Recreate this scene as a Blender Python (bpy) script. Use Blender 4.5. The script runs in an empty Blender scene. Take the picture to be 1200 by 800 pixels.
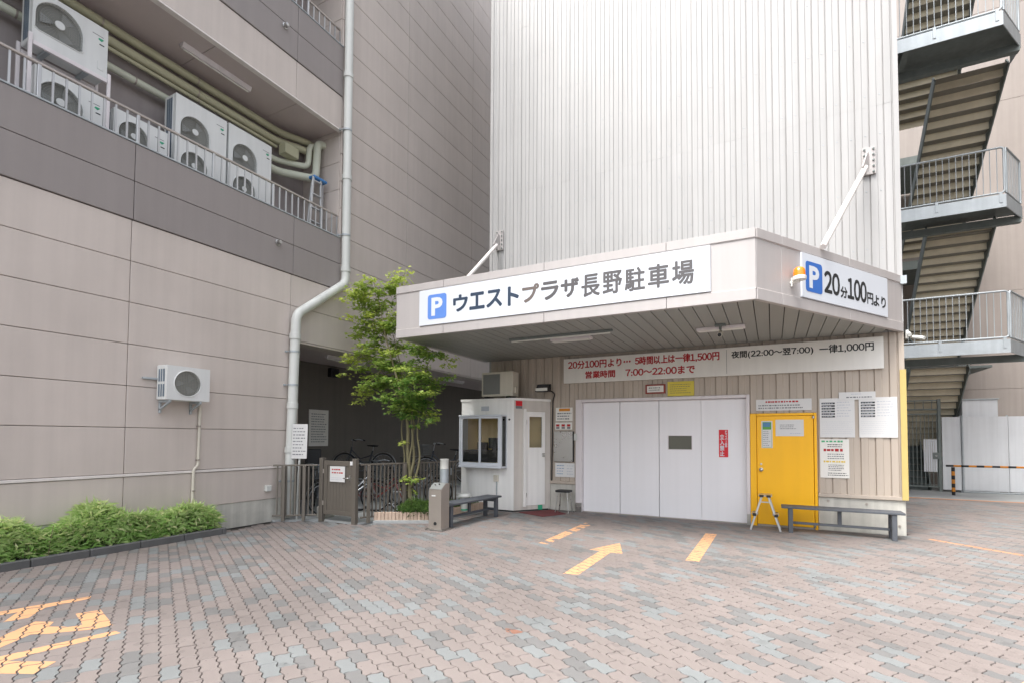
import bpy, bmesh, math, random
from mathutils import Vector, Matrix
from mathutils.geometry import tessellate_polygon
random.seed(7)
SC = bpy.context.scene
COL = SC.collection

# ------------------------------------------------------------------ camera
CAM_H = 1.6
YAW, PITCH, ROLL = 0.4775056, 0.0356008, 0.0055689
FPX, CX, CY = 590.17, 600.0, 491.43          # focal length / principal point in photo pixels (1200 x 800)
fwd = Vector((-math.sin(YAW) * math.cos(PITCH), math.cos(YAW) * math.cos(PITCH), math.sin(PITCH)))
rgt = Vector((math.cos(YAW), math.sin(YAW), 0)); upv = rgt.cross(fwd)
RGT = math.cos(ROLL) * rgt + math.sin(ROLL) * upv
UPV = -math.sin(ROLL) * rgt + math.cos(ROLL) * upv
cam = bpy.data.cameras.new('camera'); camo = bpy.data.objects.new('camera', cam); COL.objects.link(camo)
camo.matrix_world = Matrix(((RGT.x, UPV.x, -fwd.x, 0), (RGT.y, UPV.y, -fwd.y, 0), (RGT.z, UPV.z, -fwd.z, CAM_H), (0, 0, 0, 1)))
cam.sensor_width = 36; cam.lens = 36 * FPX / 1200; cam.shift_y = (CY - 400) / 1200
cam.clip_start = 0.05; cam.clip_end = 1000
SC.camera = camo
SC.render.resolution_x = 1024; SC.render.resolution_y = 682

def pix(x, y, ax, val):
    """photo pixel -> point on the plane coordinate[ax] == val"""
    d = RGT * ((x - CX) / FPX) - UPV * ((y - CY) / FPX) + fwd
    o = Vector((0, 0, CAM_H)); return o + d * ((val - o[ax]) / d[ax])

# ------------------------------------------------------------------ light
W = bpy.data.worlds.new('World'); SC.world = W; W.use_nodes = True
nt = W.node_tree; bg = nt.nodes['Background']
sky = nt.nodes.new('ShaderNodeTexSky'); sky.sky_type = 'NISHITA'; sky.sun_disc = False
SUN_EL, SUN_AZ = math.radians(62), math.radians(201)   # azimuth clockwise from +Y: behind the camera
sky.sun_elevation = SUN_EL; sky.sun_rotation = SUN_AZ
sky.air_density = 1.0; sky.dust_density = 4.0; sky.ozone_density = 0.6
hs = nt.nodes.new('ShaderNodeHueSaturation'); hs.inputs['Saturation'].default_value = 0.33
nt.links.new(sky.outputs[0], hs.inputs['Color']); nt.links.new(hs.outputs[0], bg.inputs['Color'])
bg.inputs['Strength'].default_value = 0.11
sun = bpy.data.lights.new('sun', 'SUN'); suno = bpy.data.objects.new('sun', sun); COL.objects.link(suno)
sun.energy = 1.45; sun.angle = math.radians(26); sun.color = (1.0, 0.98, 0.95)
sd = Vector((math.sin(SUN_AZ) * math.cos(SUN_EL), math.cos(SUN_AZ) * math.cos(SUN_EL), math.sin(SUN_EL)))
suno.rotation_euler = sd.to_track_quat('Z', 'Y').to_euler()
suno.location = (0, -10, 20)
SC.view_settings.view_transform = 'Standard'; SC.view_settings.look = 'None'
SC.view_settings.gamma = 1; SC.view_settings.use_curve_mapping = False
SC.view_settings.exposure = 1.84

# ------------------------------------------------------------------ materials
def lin(c):
    c = c / 255.0
    return c / 12.92 if c <= 0.04045 else ((c + 0.055) / 1.055) ** 2.4
def C(r, g, b): return (lin(r), lin(g), lin(b), 1)

MATS = {}
def mat(name, col, rough=0.6, metal=0.0, var=0.05, scale=2.5, bump=0.0, bscale=80, streak=0.0, rnd=0.0, spec=0.5, speck=0.0, coat=0.0, grime=0.0):
    m = bpy.data.materials.new(name); m.use_nodes = True; t = m.node_tree; N = t.nodes; L = t.links
    b = N['Principled BSDF']; b.inputs['Roughness'].default_value = rough; b.inputs['Metallic'].default_value = metal
    b.inputs['Specular IOR Level'].default_value = spec
    if coat: b.inputs['Coat Weight'].default_value = coat
    geo = N.new('ShaderNodeNewGeometry'); pos = geo.outputs['Position']
    n1 = N.new('ShaderNodeTexNoise'); n1.inputs['Scale'].default_value = scale; n1.inputs['Detail'].default_value = 6
    n1.inputs['Roughness'].default_value = 0.65; L.new(pos, n1.inputs['Vector'])
    mr = N.new('ShaderNodeMapRange'); L.new(n1.outputs[0], mr.inputs[0])
    mr.inputs[1].default_value = 0.25; mr.inputs[2].default_value = 0.75
    mr.inputs[3].default_value = 1 - var; mr.inputs[4].default_value = 1 + var * 0.8
    val = mr.outputs[0]
    def mul(a, bsock):
        q = N.new('ShaderNodeMath'); q.operation = 'MULTIPLY'; L.new(a, q.inputs[0]); L.new(bsock, q.inputs[1]); return q.outputs[0]
    if streak:
        vm = N.new('ShaderNodeVectorMath'); vm.operation = 'MULTIPLY'; L.new(pos, vm.inputs[0]); vm.inputs[1].default_value = (9, 9, 0.35)
        n2 = N.new('ShaderNodeTexNoise'); n2.inputs['Scale'].default_value = 1.0; n2.inputs['Detail'].default_value = 5; L.new(vm.outputs[0], n2.inputs['Vector'])
        m2 = N.new('ShaderNodeMapRange'); L.new(n2.outputs[0], m2.inputs[0]); m2.inputs[1].default_value = 0.35; m2.inputs[2].default_value = 0.7
        m2.inputs[3].default_value = 1 + streak * 0.3; m2.inputs[4].default_value = 1 - streak
        val = mul(val, m2.outputs[0])
    if speck:
        n3 = N.new('ShaderNodeTexNoise'); n3.inputs['Scale'].default_value = 260; n3.inputs['Detail'].default_value = 2; L.new(pos, n3.inputs['Vector'])
        m3 = N.new('ShaderNodeMapRange'); L.new(n3.outputs[0], m3.inputs[0]); m3.inputs[1].default_value = 0.3; m3.inputs[2].default_value = 0.7
        m3.inputs[3].default_value = 1 - speck; m3.inputs[4].default_value = 1 + speck
        val = mul(val, m3.outputs[0])
    if grime:                                         # tyre dirt, drips and gum with shapes of their own
        for sc_, a_, b_, g_ in ((0.55, 0.48, 0.72, grime * 0.75), (7.0, 0.66, 0.7, grime * 0.5), (22.0, 0.74, 0.76, grime)):
            ng = N.new('ShaderNodeTexNoise'); ng.inputs['Scale'].default_value = sc_; ng.inputs['Detail'].default_value = 4 if sc_ < 5 else 1; L.new(pos, ng.inputs['Vector'])
            mg = N.new('ShaderNodeMapRange'); L.new(ng.outputs[0], mg.inputs[0]); mg.inputs[1].default_value = a_; mg.inputs[2].default_value = b_; mg.inputs[3].default_value = 1; mg.inputs[4].default_value = 1 - g_
            val = mul(val, mg.outputs[0])
    if rnd:
        oi = N.new('ShaderNodeObjectInfo'); at = N.new('ShaderNodeAttribute'); at.attribute_name = 'rnd'
        ad = N.new('ShaderNodeMath'); ad.operation = 'ADD'; L.new(oi.outputs['Random'], ad.inputs[0]); L.new(at.outputs['Fac'], ad.inputs[1])
        fr = N.new('ShaderNodeMath'); fr.operation = 'FRACT'; L.new(ad.outputs[0], fr.inputs[0])
        m4 = N.new('ShaderNodeMapRange'); L.new(fr.outputs[0], m4.inputs[0]); m4.inputs[3].default_value = 1 - rnd; m4.inputs[4].default_value = 1 + rnd
        val = mul(val, m4.outputs[0])
    vs = N.new('ShaderNodeVectorMath'); vs.operation = 'SCALE'; vs.inputs[0].default_value = col[:3]; L.new(val, vs.inputs['Scale'])
    L.new(vs.outputs[0], b.inputs['Base Color'])
    rr = N.new('ShaderNodeMapRange'); L.new(n1.outputs[0], rr.inputs[0]); rr.inputs[3].default_value = max(0.03, rough - 0.1); rr.inputs[4].default_value = min(1, rough + 0.1)
    L.new(rr.outputs[0], b.inputs['Roughness'])
    if bump:
        n5 = N.new('ShaderNodeTexNoise'); n5.inputs['Scale'].default_value = bscale; n5.inputs['Detail'].default_value = 4; L.new(pos, n5.inputs['Vector'])
        bp = N.new('ShaderNodeBump'); bp.inputs['Strength'].default_value = bump; bp.inputs['Distance'].default_value = 0.01
        L.new(n5.outputs[0], bp.inputs['Height']); L.new(bp.outputs[0], b.inputs['Normal'])
    MATS[name] = m; return m

def mat_glass(name, tint, refl=1.0):
    m = bpy.data.materials.new(name); m.use_nodes = True; t = m.node_tree; N = t.nodes; L = t.links
    N.remove(N['Principled BSDF']); out = N['Material Output']
    tr = N.new('ShaderNodeBsdfTransparent'); tr.inputs[0].default_value = tint
    gl = N.new('ShaderNodeBsdfGlossy'); gl.inputs['Roughness'].default_value = 0.03
    fr = N.new('ShaderNodeFresnel'); fr.inputs[0].default_value = 1.5
    mx = N.new('ShaderNodeMixShader'); L.new(fr.outputs[0], mx.inputs[0]); L.new(tr.outputs[0], mx.inputs[1]); L.new(gl.outputs[0], mx.inputs[2])
    L.new(mx.outputs[0], out.inputs[0]); MATS[name] = m; return m

def mat_leaf(name, c_dark, c_light, trans=0.3):
    m = bpy.data.materials.new(name); m.use_nodes = True; t = m.node_tree; N = t.nodes; L = t.links
    b = N['Principled BSDF']; out = N['Material Output']; b.inputs['Roughness'].default_value = 0.5
    at = N.new('ShaderNodeAttribute'); at.attribute_name = 'rnd'
    cr = N.new('ShaderNodeValToRGB'); cr.color_ramp.elements[0].color = c_dark; cr.color_ramp.elements[1].color = c_light
    L.new(at.outputs['Fac'], cr.inputs[0]); L.new(cr.outputs[0], b.inputs['Base Color'])
    tl = N.new('ShaderNodeBsdfTranslucent'); L.new(cr.outputs[0], tl.inputs[0])
    mx = N.new('ShaderNodeMixShader'); mx.inputs[0].default_value = trans
    L.new(b.outputs[0], mx.inputs[1]); L.new(tl.outputs[0], mx.inputs[2]); L.new(mx.outputs[0], out.inputs[0])
    MATS[name] = m; return m

mat('wall_light', C(199, 189, 182), 0.5, var=0.07, scale=0.9, streak=0.05, rnd=0.028, bump=0.06, bscale=140)
mat('wall_dark', C(146, 139, 137), 0.55, var=0.05, scale=0.9, streak=0.04, rnd=0.015, bump=0.06, bscale=140)
mat('wall_joint', C(150, 140, 134), 0.8)
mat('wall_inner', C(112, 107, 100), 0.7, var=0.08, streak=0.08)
mat('soffit_paint', C(196, 184, 182), 0.7, var=0.05)
mat('stripe_white', C(226, 220, 216), 0.5, streak=0.08)
mat('concrete', C(192, 190, 182), 0.85, var=0.16, scale=3, streak=0.18, bump=0.3, speck=0.05)
mat('concrete_floor', C(160, 163, 163), 0.8, var=0.15, scale=2, bump=0.2, speck=0.06)
mat('cladding', C(173, 172, 171), 0.42, var=0.05, scale=0.7, streak=0.08, rnd=0.025)
mat('cladding_lower', C(184, 172, 159), 0.42, var=0.05, scale=0.7, streak=0.07, rnd=0.015)
mat('balcony_wall', C(158, 150, 149), 0.7, var=0.06, streak=0.08)
mat('tread_shaded', C(132, 128, 118), 0.7, var=0.1)  # stair treads: shade of their undersides put into the colour
mat('tower_body', C(120, 114, 110), 0.7)
mat('fascia', C(180, 175, 173), 0.4, var=0.03, scale=0.8, streak=0.05)
mat('fascia_edge', C(222, 216, 212), 0.4, var=0.02)
mat('soffit_slat', C(146, 147, 142), 0.5, var=0.06, scale=1.2, rnd=0.03)
mat('soffit_gap', C(62, 58, 55), 0.9)
mat('door_white', C(238, 237, 240), 0.38, var=0.02, streak=0.025, scale=0.8)
mat('frame_white', C(224, 218, 220), 0.4, var=0.04, streak=0.06)
mat('yellow_paint', C(255, 190, 0), 0.4, var=0.03, streak=0.03)
mat('yellow_guard', C(196, 174, 108), 0.5, var=0.08)
mat('sign_white', C(214, 219, 226), 0.35, var=0.015)
mat('board_cream', C(230, 228, 222), 0.4, var=0.03, streak=0.05)
mat('paper', C(216, 216, 215), 0.6, var=0.02)
mat('paper_yellow', C(214, 196, 70), 0.45, var=0.06)
mat('paper_green', C(90, 160, 60), 0.5)
mat('paper_blue', C(80, 130, 170), 0.5)
mat('ink_navy', C(40, 58, 80), 0.6, var=0.03)
mat('ink_brown', C(104, 94, 90), 0.6, var=0.05)
mat('ink_grey', C(84, 82, 84), 0.6, var=0.12, scale=5)
mat('ink_black', C(36, 38, 40), 0.6)
mat('ink_soft', C(120, 122, 126), 0.7)
mat('ink_pale', C(186, 190, 198), 0.7)
mat('ink_red', C(176, 34, 40), 0.6, var=0.12, scale=6)
mat('ink_green', C(80, 170, 120), 0.6)
mat('ink_yellow', C(226, 196, 70), 0.6)
mat('sign_red', C(214, 26, 40), 0.5)
mat('sign_brown', C(140, 52, 40), 0.5)
mat('parking_blue', C(52, 108, 188), 0.4, var=0.04)
mat('parking_blue_faded', C(96, 138, 212), 0.4, var=0.05)
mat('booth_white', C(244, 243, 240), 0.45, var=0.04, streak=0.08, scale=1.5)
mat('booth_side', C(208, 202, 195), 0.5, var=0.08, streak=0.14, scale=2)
mat('booth_inside', C(250, 226, 176), 0.7)
mat('aluminium', C(196, 198, 200), 0.32, metal=0.7, var=0.05)
mat('steel', C(188, 188, 186), 0.28, metal=1.0, var=0.06)
mat('steel_dull', C(170, 162, 154), 0.42, metal=0.6, var=0.08)
mat('handrail', C(184, 176, 170), 0.4, metal=0.4)
mat('galvanised', C(176, 183, 187), 0.5, metal=0.35, var=0.12, scale=4, streak=0.1)
mat('galvanised_dark', C(116, 124, 122), 0.6, metal=0.2, var=0.15, scale=3, streak=0.12)
mat('riser_lit', C(216, 206, 182), 0.7, var=0.14, scale=3)  # stair risers: light on their front faces put into the colour
mat('fence_bronze', C(112, 106, 98), 0.45, metal=0.25, var=0.06)
mat('bench_grey', C(84, 88, 94), 0.6, var=0.14, scale=6, bump=0.15)
mat('pipe_white', C(208, 210, 206), 0.4, var=0.04, streak=0.12)
mat('pipe_khaki', C(178, 177, 150), 0.6, var=0.06)
mat('pipe_pale', C(200, 204, 188), 0.6, var=0.05)
mat('ac_white', C(214, 216, 215), 0.45, var=0.03, streak=0.06)
mat('ac_cream', C(214, 208, 194), 0.5, var=0.05, streak=0.08)
mat('ac_dark', C(136, 138, 136), 0.7)
mat('ac_mesh', C(150, 150, 142), 0.6)
mat('ac_coil', C(110, 124, 138), 0.5, metal=0.3, var=0.2, scale=30)
mat('ac_fan', C(148, 151, 151), 0.5)
mat('logo_green', C(60, 168, 130), 0.5)
mat('rubber', C(28, 28, 30), 0.8)
mat('black_plastic', C(34, 35, 38), 0.5)
mat('bike_paint', C(46, 52, 60), 0.35)
mat('bike_red', C(120, 60, 56), 0.4)
mat('bike_silver', C(160, 164, 168), 0.3, metal=0.7)
mat('basket_wire', C(70, 76, 78), 0.5)
mat('orange_lens', C(250, 128, 10), 0.2, coat=0.6)
mat('beacon_base', C(220, 218, 212), 0.5)
mat('hazard_orange', C(214, 138, 40), 0.55, var=0.12)
mat('hazard_black', C(34, 34, 36), 0.6)
mat('hoarding_white', C(206, 209, 213), 0.45, var=0.06, scale=1.3, streak=0.1, rnd=0.02)
mat('backdrop_wall', C(158, 149, 143), 0.7, var=0.05, streak=0.08)
mat('kerb_stone', C(92, 92, 92), 0.85, var=0.16, scale=6, bump=0.3, speck=0.08)
mat('soil', C(70, 58, 46), 0.95, var=0.25, scale=14, bump=0.6)
mat('planter_brick', C(190, 168, 150), 0.8, var=0.14, scale=10, rnd=0.1, bump=0.2)
mat('bark', C(122, 116, 88), 0.85, var=0.2, scale=14, bump=0.5, bscale=40)
mat('joint_sand', C(62, 58, 52), 0.95, var=0.25, scale=5)
mat('asphalt', C(86, 86, 86), 0.9, var=0.12, speck=0.12)
mat('mat_red', C(112, 56, 58), 0.95, var=0.12, speck=0.15)
mat('paint_orange', C(210, 160, 118), 0.7, var=0.06, speck=0.06)
mat('paint_orange_line', C(194, 142, 104), 0.7, var=0.1, speck=0.06)
mat('lamp_off', C(226, 226, 220), 0.35)
mat('ladder_blue', C(70, 130, 190), 0.4)
mat('cable_black', C(26, 26, 28), 0.6)
mat('monitor', C(30, 36, 44), 0.35)
mat('dark_glass', C(100, 100, 90), 0.12, var=0.1)
mat('stain_rust', C(134, 96, 80), 0.9, var=0.3, scale=30)
mat('moss', C(92, 110, 52), 0.95, var=0.3, scale=30)
for nm, c in (('paver_pink', (130, 121, 117)), ('paver_grey', (113, 112, 111)), ('paver_pale', (124, 127, 127))):
    mat(nm, C(*c), 0.85, var=0.07, scale=1.3, rnd=0.045, bump=0.22, bscale=300, speck=0.07, grime=0.3)
mat_glass('glass', (0.97, 0.98, 0.97, 1)); mat_glass('glass_dark', (0.25, 0.28, 0.27, 1))
mat_leaf('leaf_maple', C(74, 128, 60), C(212, 224, 112), 0.45)
mat_leaf('leaf_bamboo', C(152, 198, 104), C(238, 240, 190), 0.42)
mat_leaf('leaf_grass', C(50, 88, 40), C(130, 160, 80), 0.25)

# ------------------------------------------------------------------ mesh helpers
OFF = {}
class MB:
    def __init__(s): s.v = []; s.f = []; s.sm = []
    def add(s, vs, fs, smooth=False):
        n = len(s.v); s.v += [tuple(p) for p in vs]; s.f += [tuple(i + n for i in f) for f in fs]; s.sm += [smooth] * len(fs); return s
    def obox(s, c, ax, ay, az, h, ch=0.0):
        c = Vector(c); A = [Vector(ax).normalized(), Vector(ay).normalized(), Vector(az).normalized()]; h = list(h)
        ch = min(ch, min(h) * 0.6)
        if ch <= 0:
            vs = [c + A[0] * (sx * h[0]) + A[1] * (sy * h[1]) + A[2] * (sz * h[2]) for sx in (-1, 1) for sy in (-1, 1) for sz in (-1, 1)]
            return s.add(vs, [(0, 1, 3, 2), (4, 6, 7, 5), (0, 4, 5, 1), (2, 3, 7, 6), (0, 2, 6, 4), (1, 5, 7, 3)])
        vs = []; idx = {}
        for sx in (-1, 1):
            for sy in (-1, 1):
                for sz in (-1, 1):
                    for k in range(3):
                        q = [(h[i] if i == k else h[i] - ch) * (sx, sy, sz)[i] for i in range(3)]
                        idx[(sx, sy, sz, k)] = len(vs); vs.append(c + A[0] * q[0] + A[1] * q[1] + A[2] * q[2])
        fs = []
        for k in range(3):
            o = [i for i in range(3) if i != k]
            for sg in (-1, 1):
                q = []
                for a, b in ((-1, -1), (1, -1), (1, 1), (-1, 1)):
                    t = [0, 0, 0]; t[k] = sg; t[o[0]] = a; t[o[1]] = b; q.append(idx[(*t, k)])
                fs.append(q)
            for a in (-1, 1):
                for b in (-1, 1):
                    e = []
                    for sg, kk in ((-1, o[0]), (1, o[0]), (1, o[1]), (-1, o[1])):
                        t = [0, 0, 0]; t[k] = sg; t[o[0]] = a; t[o[1]] = b; e.append(idx[(*t, kk)])
                    fs.append(e)
        for sx in (-1, 1):
            for sy in (-1, 1):
                for sz in (-1, 1): fs.append([idx[(sx, sy, sz, k)] for k in range(3)])
        return s.add(vs, fs)
    def box(s, x0, x1, y0, y1, z0, z1, ch=0.0):
        return s.obox(((x0 + x1) / 2, (y0 + y1) / 2, (z0 + z1) / 2), (1, 0, 0), (0, 1, 0), (0, 0, 1), (abs(x1 - x0) / 2, abs(y1 - y0) / 2, abs(z1 - z0) / 2), ch)
    def bar(s, a, b, w, d, ch=0.003, up=(0, 0, 1)):
        a = Vector(a); b = Vector(b); z = (b - a); L = z.length; z.normalize(); u = Vector(up)
        if abs(z.dot(u)) > 0.98: u = Vector((1, 0, 0))
        x = u.cross(z).normalized(); y = z.cross(x)
        return s.obox((a + b) / 2, x, y, z, (w / 2, d / 2, L / 2), ch)
    def tube(s, pts, r, n=10, cap=True, radii=None):
        P = [Vector(p) for p in pts]; m = len(P); rings = []
        T = [(P[min(i + 1, m - 1)] - P[max(i - 1, 0)]).normalized() for i in range(m)]
        ref = Vector((0, 0, 1)) if abs(T[0].z) < 0.9 else Vector((1, 0, 0)); x = ref.cross(T[0]).normalized()
        vs = []
        for i in range(m):
            x = (x - T[i] * x.dot(T[i])).normalized(); y = T[i].cross(x); rr = radii[i] if radii else r
            k = 1.0
            if 0 < i < m - 1:
                cc = (P[i] - P[i - 1]).normalized().dot((P[i + 1] - P[i]).normalized()); k = 1 / max(0.6, math.sqrt(max(0, (1 + cc) / 2)))
            for j in range(n):
                a = 2 * math.pi * j / n; vs.append(P[i] + x * (rr * math.cos(a)) + y * (rr * math.sin(a)))
        fs = [(i * n + j, i * n + (j + 1) % n, (i + 1) * n + (j + 1) % n, (i + 1) * n + j) for i in range(m - 1) for j in range(n)]
        s.add(vs, fs, True)
        if cap:
            b = len(s.v) - len(vs); s.f.append(tuple(b + j for j in range(n))); s.f.append(tuple(b + (m - 1) * n + j for j in range(n))); s.sm += [False, False]
        return s
    def lathe(s, prof, c, axis=(0, 0, 1), n=20):
        c = Vector(c); a = Vector(axis).normalized(); r0 = Vector((1, 0, 0)) if abs(a.x) < 0.9 else Vector((0, 1, 0))
        x = (r0 - a * r0.dot(a)).normalized(); y = a.cross(x); m = len(prof)
        vs = [c + a * h + x * (r * math.cos(2 * math.pi * j / n)) + y * (r * math.sin(2 * math.pi * j / n)) for r, h in prof for j in range(n)]
        fs = [(i * n + j, i * n + (j + 1) % n, (i + 1) * n + (j + 1) % n, (i + 1) * n + j) for i in range(m - 1) for j in range(n)]
        s.add(vs, fs, True); b = len(s.v) - len(vs)
        if prof[0][0] > 1e-5: s.f.append(tuple(b + j for j in range(n))); s.sm.append(False)
        if prof[-1][0] > 1e-5: s.f.append(tuple(b + (m - 1) * n + j for j in range(n))); s.sm.append(False)
        return s
    def prism(s, poly, o, u, w, n, d):
        """2D polygon in (u, w) from o, extruded by d along n"""
        o = Vector(o); u = Vector(u); w = Vector(w); n = Vector(n); k = len(poly)
        vs = [o + u * p[0] + w * p[1] for p in poly] + [o + u * p[0] + w * p[1] + n * d for p in poly]
        return s.add(vs, [tuple(range(k)), tuple(range(k, 2 * k))] + [(i, (i + 1) % k, (i + 1) % k + k, i + k) for i in range(k)])
    def build(s, name, m, parent=None, recalc=True):
        off = OFF.get(parent.name, Vector((0, 0, 0))) if parent else Vector((0, 0, 0))
        me = bpy.data.meshes.new(name); me.from_pydata([tuple(Vector(p) - off) for p in s.v], [], s.f)
        me.polygons.foreach_set('use_smooth', s.sm)
        if recalc:
            bm = bmesh.new(); bm.from_mesh(me); bmesh.ops.recalc_face_normals(bm, faces=bm.faces); bm.to_mesh(me); bm.free()
        if any(s.sm): me.set_sharp_from_angle(angle=math.radians(50))
        me.materials.append(MATS[m]); me.update()
        return link(name, me, parent)

def link(name, me, parent=None, loc=None):
    o = bpy.data.objects.new(name, me); COL.objects.link(o)
    if parent: o.parent = parent; OFF[o.name] = OFF.get(parent.name, Vector((0, 0, 0))).copy()
    if loc is not None: o.location = loc
    return o
def tag(o, label, cat=None, group=None, kind=None):
    if label: o['label'] = label
    if cat: o['category'] = cat
    if group: o['group'] = group
    if kind: o['kind'] = kind
    return o
def thing(name, label, cat, loc=(0, 0, 0), group=None):
    o = bpy.data.objects.new(name, None); COL.objects.link(o); o.location = loc; o.empty_display_size = 0.2
    OFF[o.name] = Vector(loc); return tag(o, label, cat, group)
def struct(o): o['kind'] = 'structure'; return o
def one(mb, name, m, label, cat, base=(0, 0, 0), group=None):
    """a thing that is a single mesh, origin at base"""
    b = Vector(base); mb.v = [tuple(Vector(p) - b) for p in mb.v]
    o = mb.build(name, m); o.location = b; OFF[o.name] = b
    return tag(o, label, cat, group)
def B(*a, **k): return MB().box(*a, **k)
def copy_tree(o, parent=None):
    c = o.copy(); COL.objects.link(c); c.parent = parent
    if parent: c.matrix_parent_inverse = o.matrix_parent_inverse.copy()
    for ch in list(o.children): copy_tree(ch, c)
    return c
def smooth_path(P, r=0.12, n=5):
    P = [Vector(p) for p in P]; out = [P[0]]
    for i in range(1, len(P) - 1):
        a = P[i] + (P[i - 1] - P[i]).normalized() * min(r, (P[i - 1] - P[i]).length * 0.45); b = P[i] + (P[i + 1] - P[i]).normalized() * min(r, (P[i + 1] - P[i]).length * 0.45)
        for k in range(n + 1):
            t = k / n; out.append(a * (1 - t) ** 2 + P[i] * (2 * t * (1 - t)) + b * t ** 2)
    out.append(P[-1]); return out

# ------------------------------------------------------------------ lettering (Blender's own built-in font)
_tc = bpy.data.curves.new('lettering', 'FONT'); _to = bpy.data.objects.new('lettering_source', _tc); COL.objects.link(_to)
def text_shape(body, bold=0.0, vertical=False):
    def ev(t):
        _tc.body = t; _tc.size = 1.0; _tc.offset = bold; _tc.resolution_u = 3
        bpy.context.view_layer.update()
        me = bpy.data.meshes.new_from_object(_to.evaluated_get(bpy.context.evaluated_depsgraph_get()))
        r = ([(v.co.x, v.co.y) for v in me.vertices], [tuple(p.vertices) for p in me.polygons]); bpy.data.meshes.remove(me); return r
    if not vertical:
        V = []; F = []; x = 0.0                      # each character set on its own advance; digits take the sans-serif wide forms, narrowed
        for ch in body:
            if ch == ' ': x += 0.4; continue
            full = chr(ord(ch) + 0xFEE0) if ch in '0123456789' else ch
            v, f = ev(full); n = len(V); a = min(p[0] for p in v); b = max(p[0] for p in v)
            if ch in '0123456789': k, adv, mid = 1.05, 0.62, 0
            elif ch in ':,･()P': k, adv, mid = 1.0, (b - a) + 0.16, 0
            else: k, adv, mid = 1.0, 1.0, 0
            o0 = x + (adv - (b - a) * k) / 2
            V += [(o0 + (p[0] - a) * k, p[1]) for p in v]; F += [tuple(q + n for q in g) for g in f]; x += adv
        return V, F
    V = []; F = []
    for i, ch in enumerate(body):
        v, f = ev(ch); n = len(V); cx = (min(p[0] for p in v) + max(p[0] for p in v)) / 2
        if ch == 'ー': cy = (min(p[1] for p in v) + max(p[1] for p in v)) / 2; v = [(cx + (p[1] - cy), cy + (p[0] - cx)) for p in v]
        V += [(p[0] - cx, p[1] - i) for p in v]; F += [tuple(k + n for k in q) for q in f]
    return V, F
def lettering(body, o, u, w, rect, m, parent, bold=0.0, vertical=False, name='lettering', fat=0.0):
    """text stretched into rect=(u0,u1,w0,w1) of the plane o + u*a + w*b"""
    V, F = text_shape(body, bold, vertical)
    x0 = min(p[0] for p in V); x1 = max(p[0] for p in V); y0 = min(p[1] for p in V); y1 = max(p[1] for p in V)
    u0, u1, w0, w1 = rect; o = Vector(o); u = Vector(u); w = Vector(w); mb = MB()
    nrm = u.cross(w).normalized()
    sh = [(0, 0)] + ([(fat * math.cos(k * math.pi / 3), fat * math.sin(k * math.pi / 3)) for k in range(6)] if fat else [])
    for i, (du, dw) in enumerate(sh):                 # heavier strokes: the glyph is laid down again a hair to each side
        mb.add([o + u * (u0 + du + (p[0] - x0) / (x1 - x0) * (u1 - u0)) + w * (w0 + dw + (p[1] - y0) / (y1 - y0) * (w1 - w0)) + nrm * (0.0002 * i) for p in V], F)
    return mb.build(name, m, parent, recalc=False)
def print_lines(o, u, w, rect, rows, m, parent, fill=0.8, h=0.6, seed=0, name='printed_lines', jag=True):
    """rows of unreadably small print: short dashes"""
    rg = random.Random(seed); u0, u1, w0, w1 = rect; o = Vector(o); u = Vector(u); w = Vector(w); mb = MB(); rh = (w1 - w0) / rows
    for i in range(rows):
        x = u0; end = u0 + (u1 - u0) * (rg.uniform(fill - 0.15, min(1, fill + 0.15)) if jag else 1)
        zc = w1 - (i + 0.5) * rh
        while x < end:
            l = rh * rg.uniform(0.35, 0.9); a = rh * h * rg.uniform(0.7, 1) / 2
            mb.add([o + u * x + w * (zc - a), o + u * min(x + l, u1) + w * (zc - a), o + u * min(x + l, u1) + w * (zc + a), o + u * x + w * (zc + a)], [(0, 1, 2, 3)])
            x += l + rh * rg.uniform(0.12, 0.35)
    o_ = mb.build(name, m, parent, recalc=False); o_['kind'] = 'stuff'; return o_
def flat(o, u, w, rect, m, parent, name):
    u0, u1, w0, w1 = rect; o = Vector(o); u = Vector(u); w = Vector(w)
    return MB().add([o + u * a + w * b for a, b in ((u0, w0), (u1, w0), (u1, w1), (u0, w1))], [(0, 1, 2, 3)]).build(name, m, parent, recalc=False)
def rrect(a, b, c, d, r, n=5):
    P = []
    for cx, cy, s0 in ((b - r, d - r, 0), (a + r, d - r, 90), (a + r, c + r, 180), (b - r, c + r, 270)):
        for k in range(n + 1):
            t = math.radians(s0 + 90 * k / n); P.append((cx + r * math.cos(t), cy + r * math.sin(t)))
    return P
X, Y, Z = Vector((1, 0, 0)), Vector((0, 1, 0)), Vector((0, 0, 1))

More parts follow.
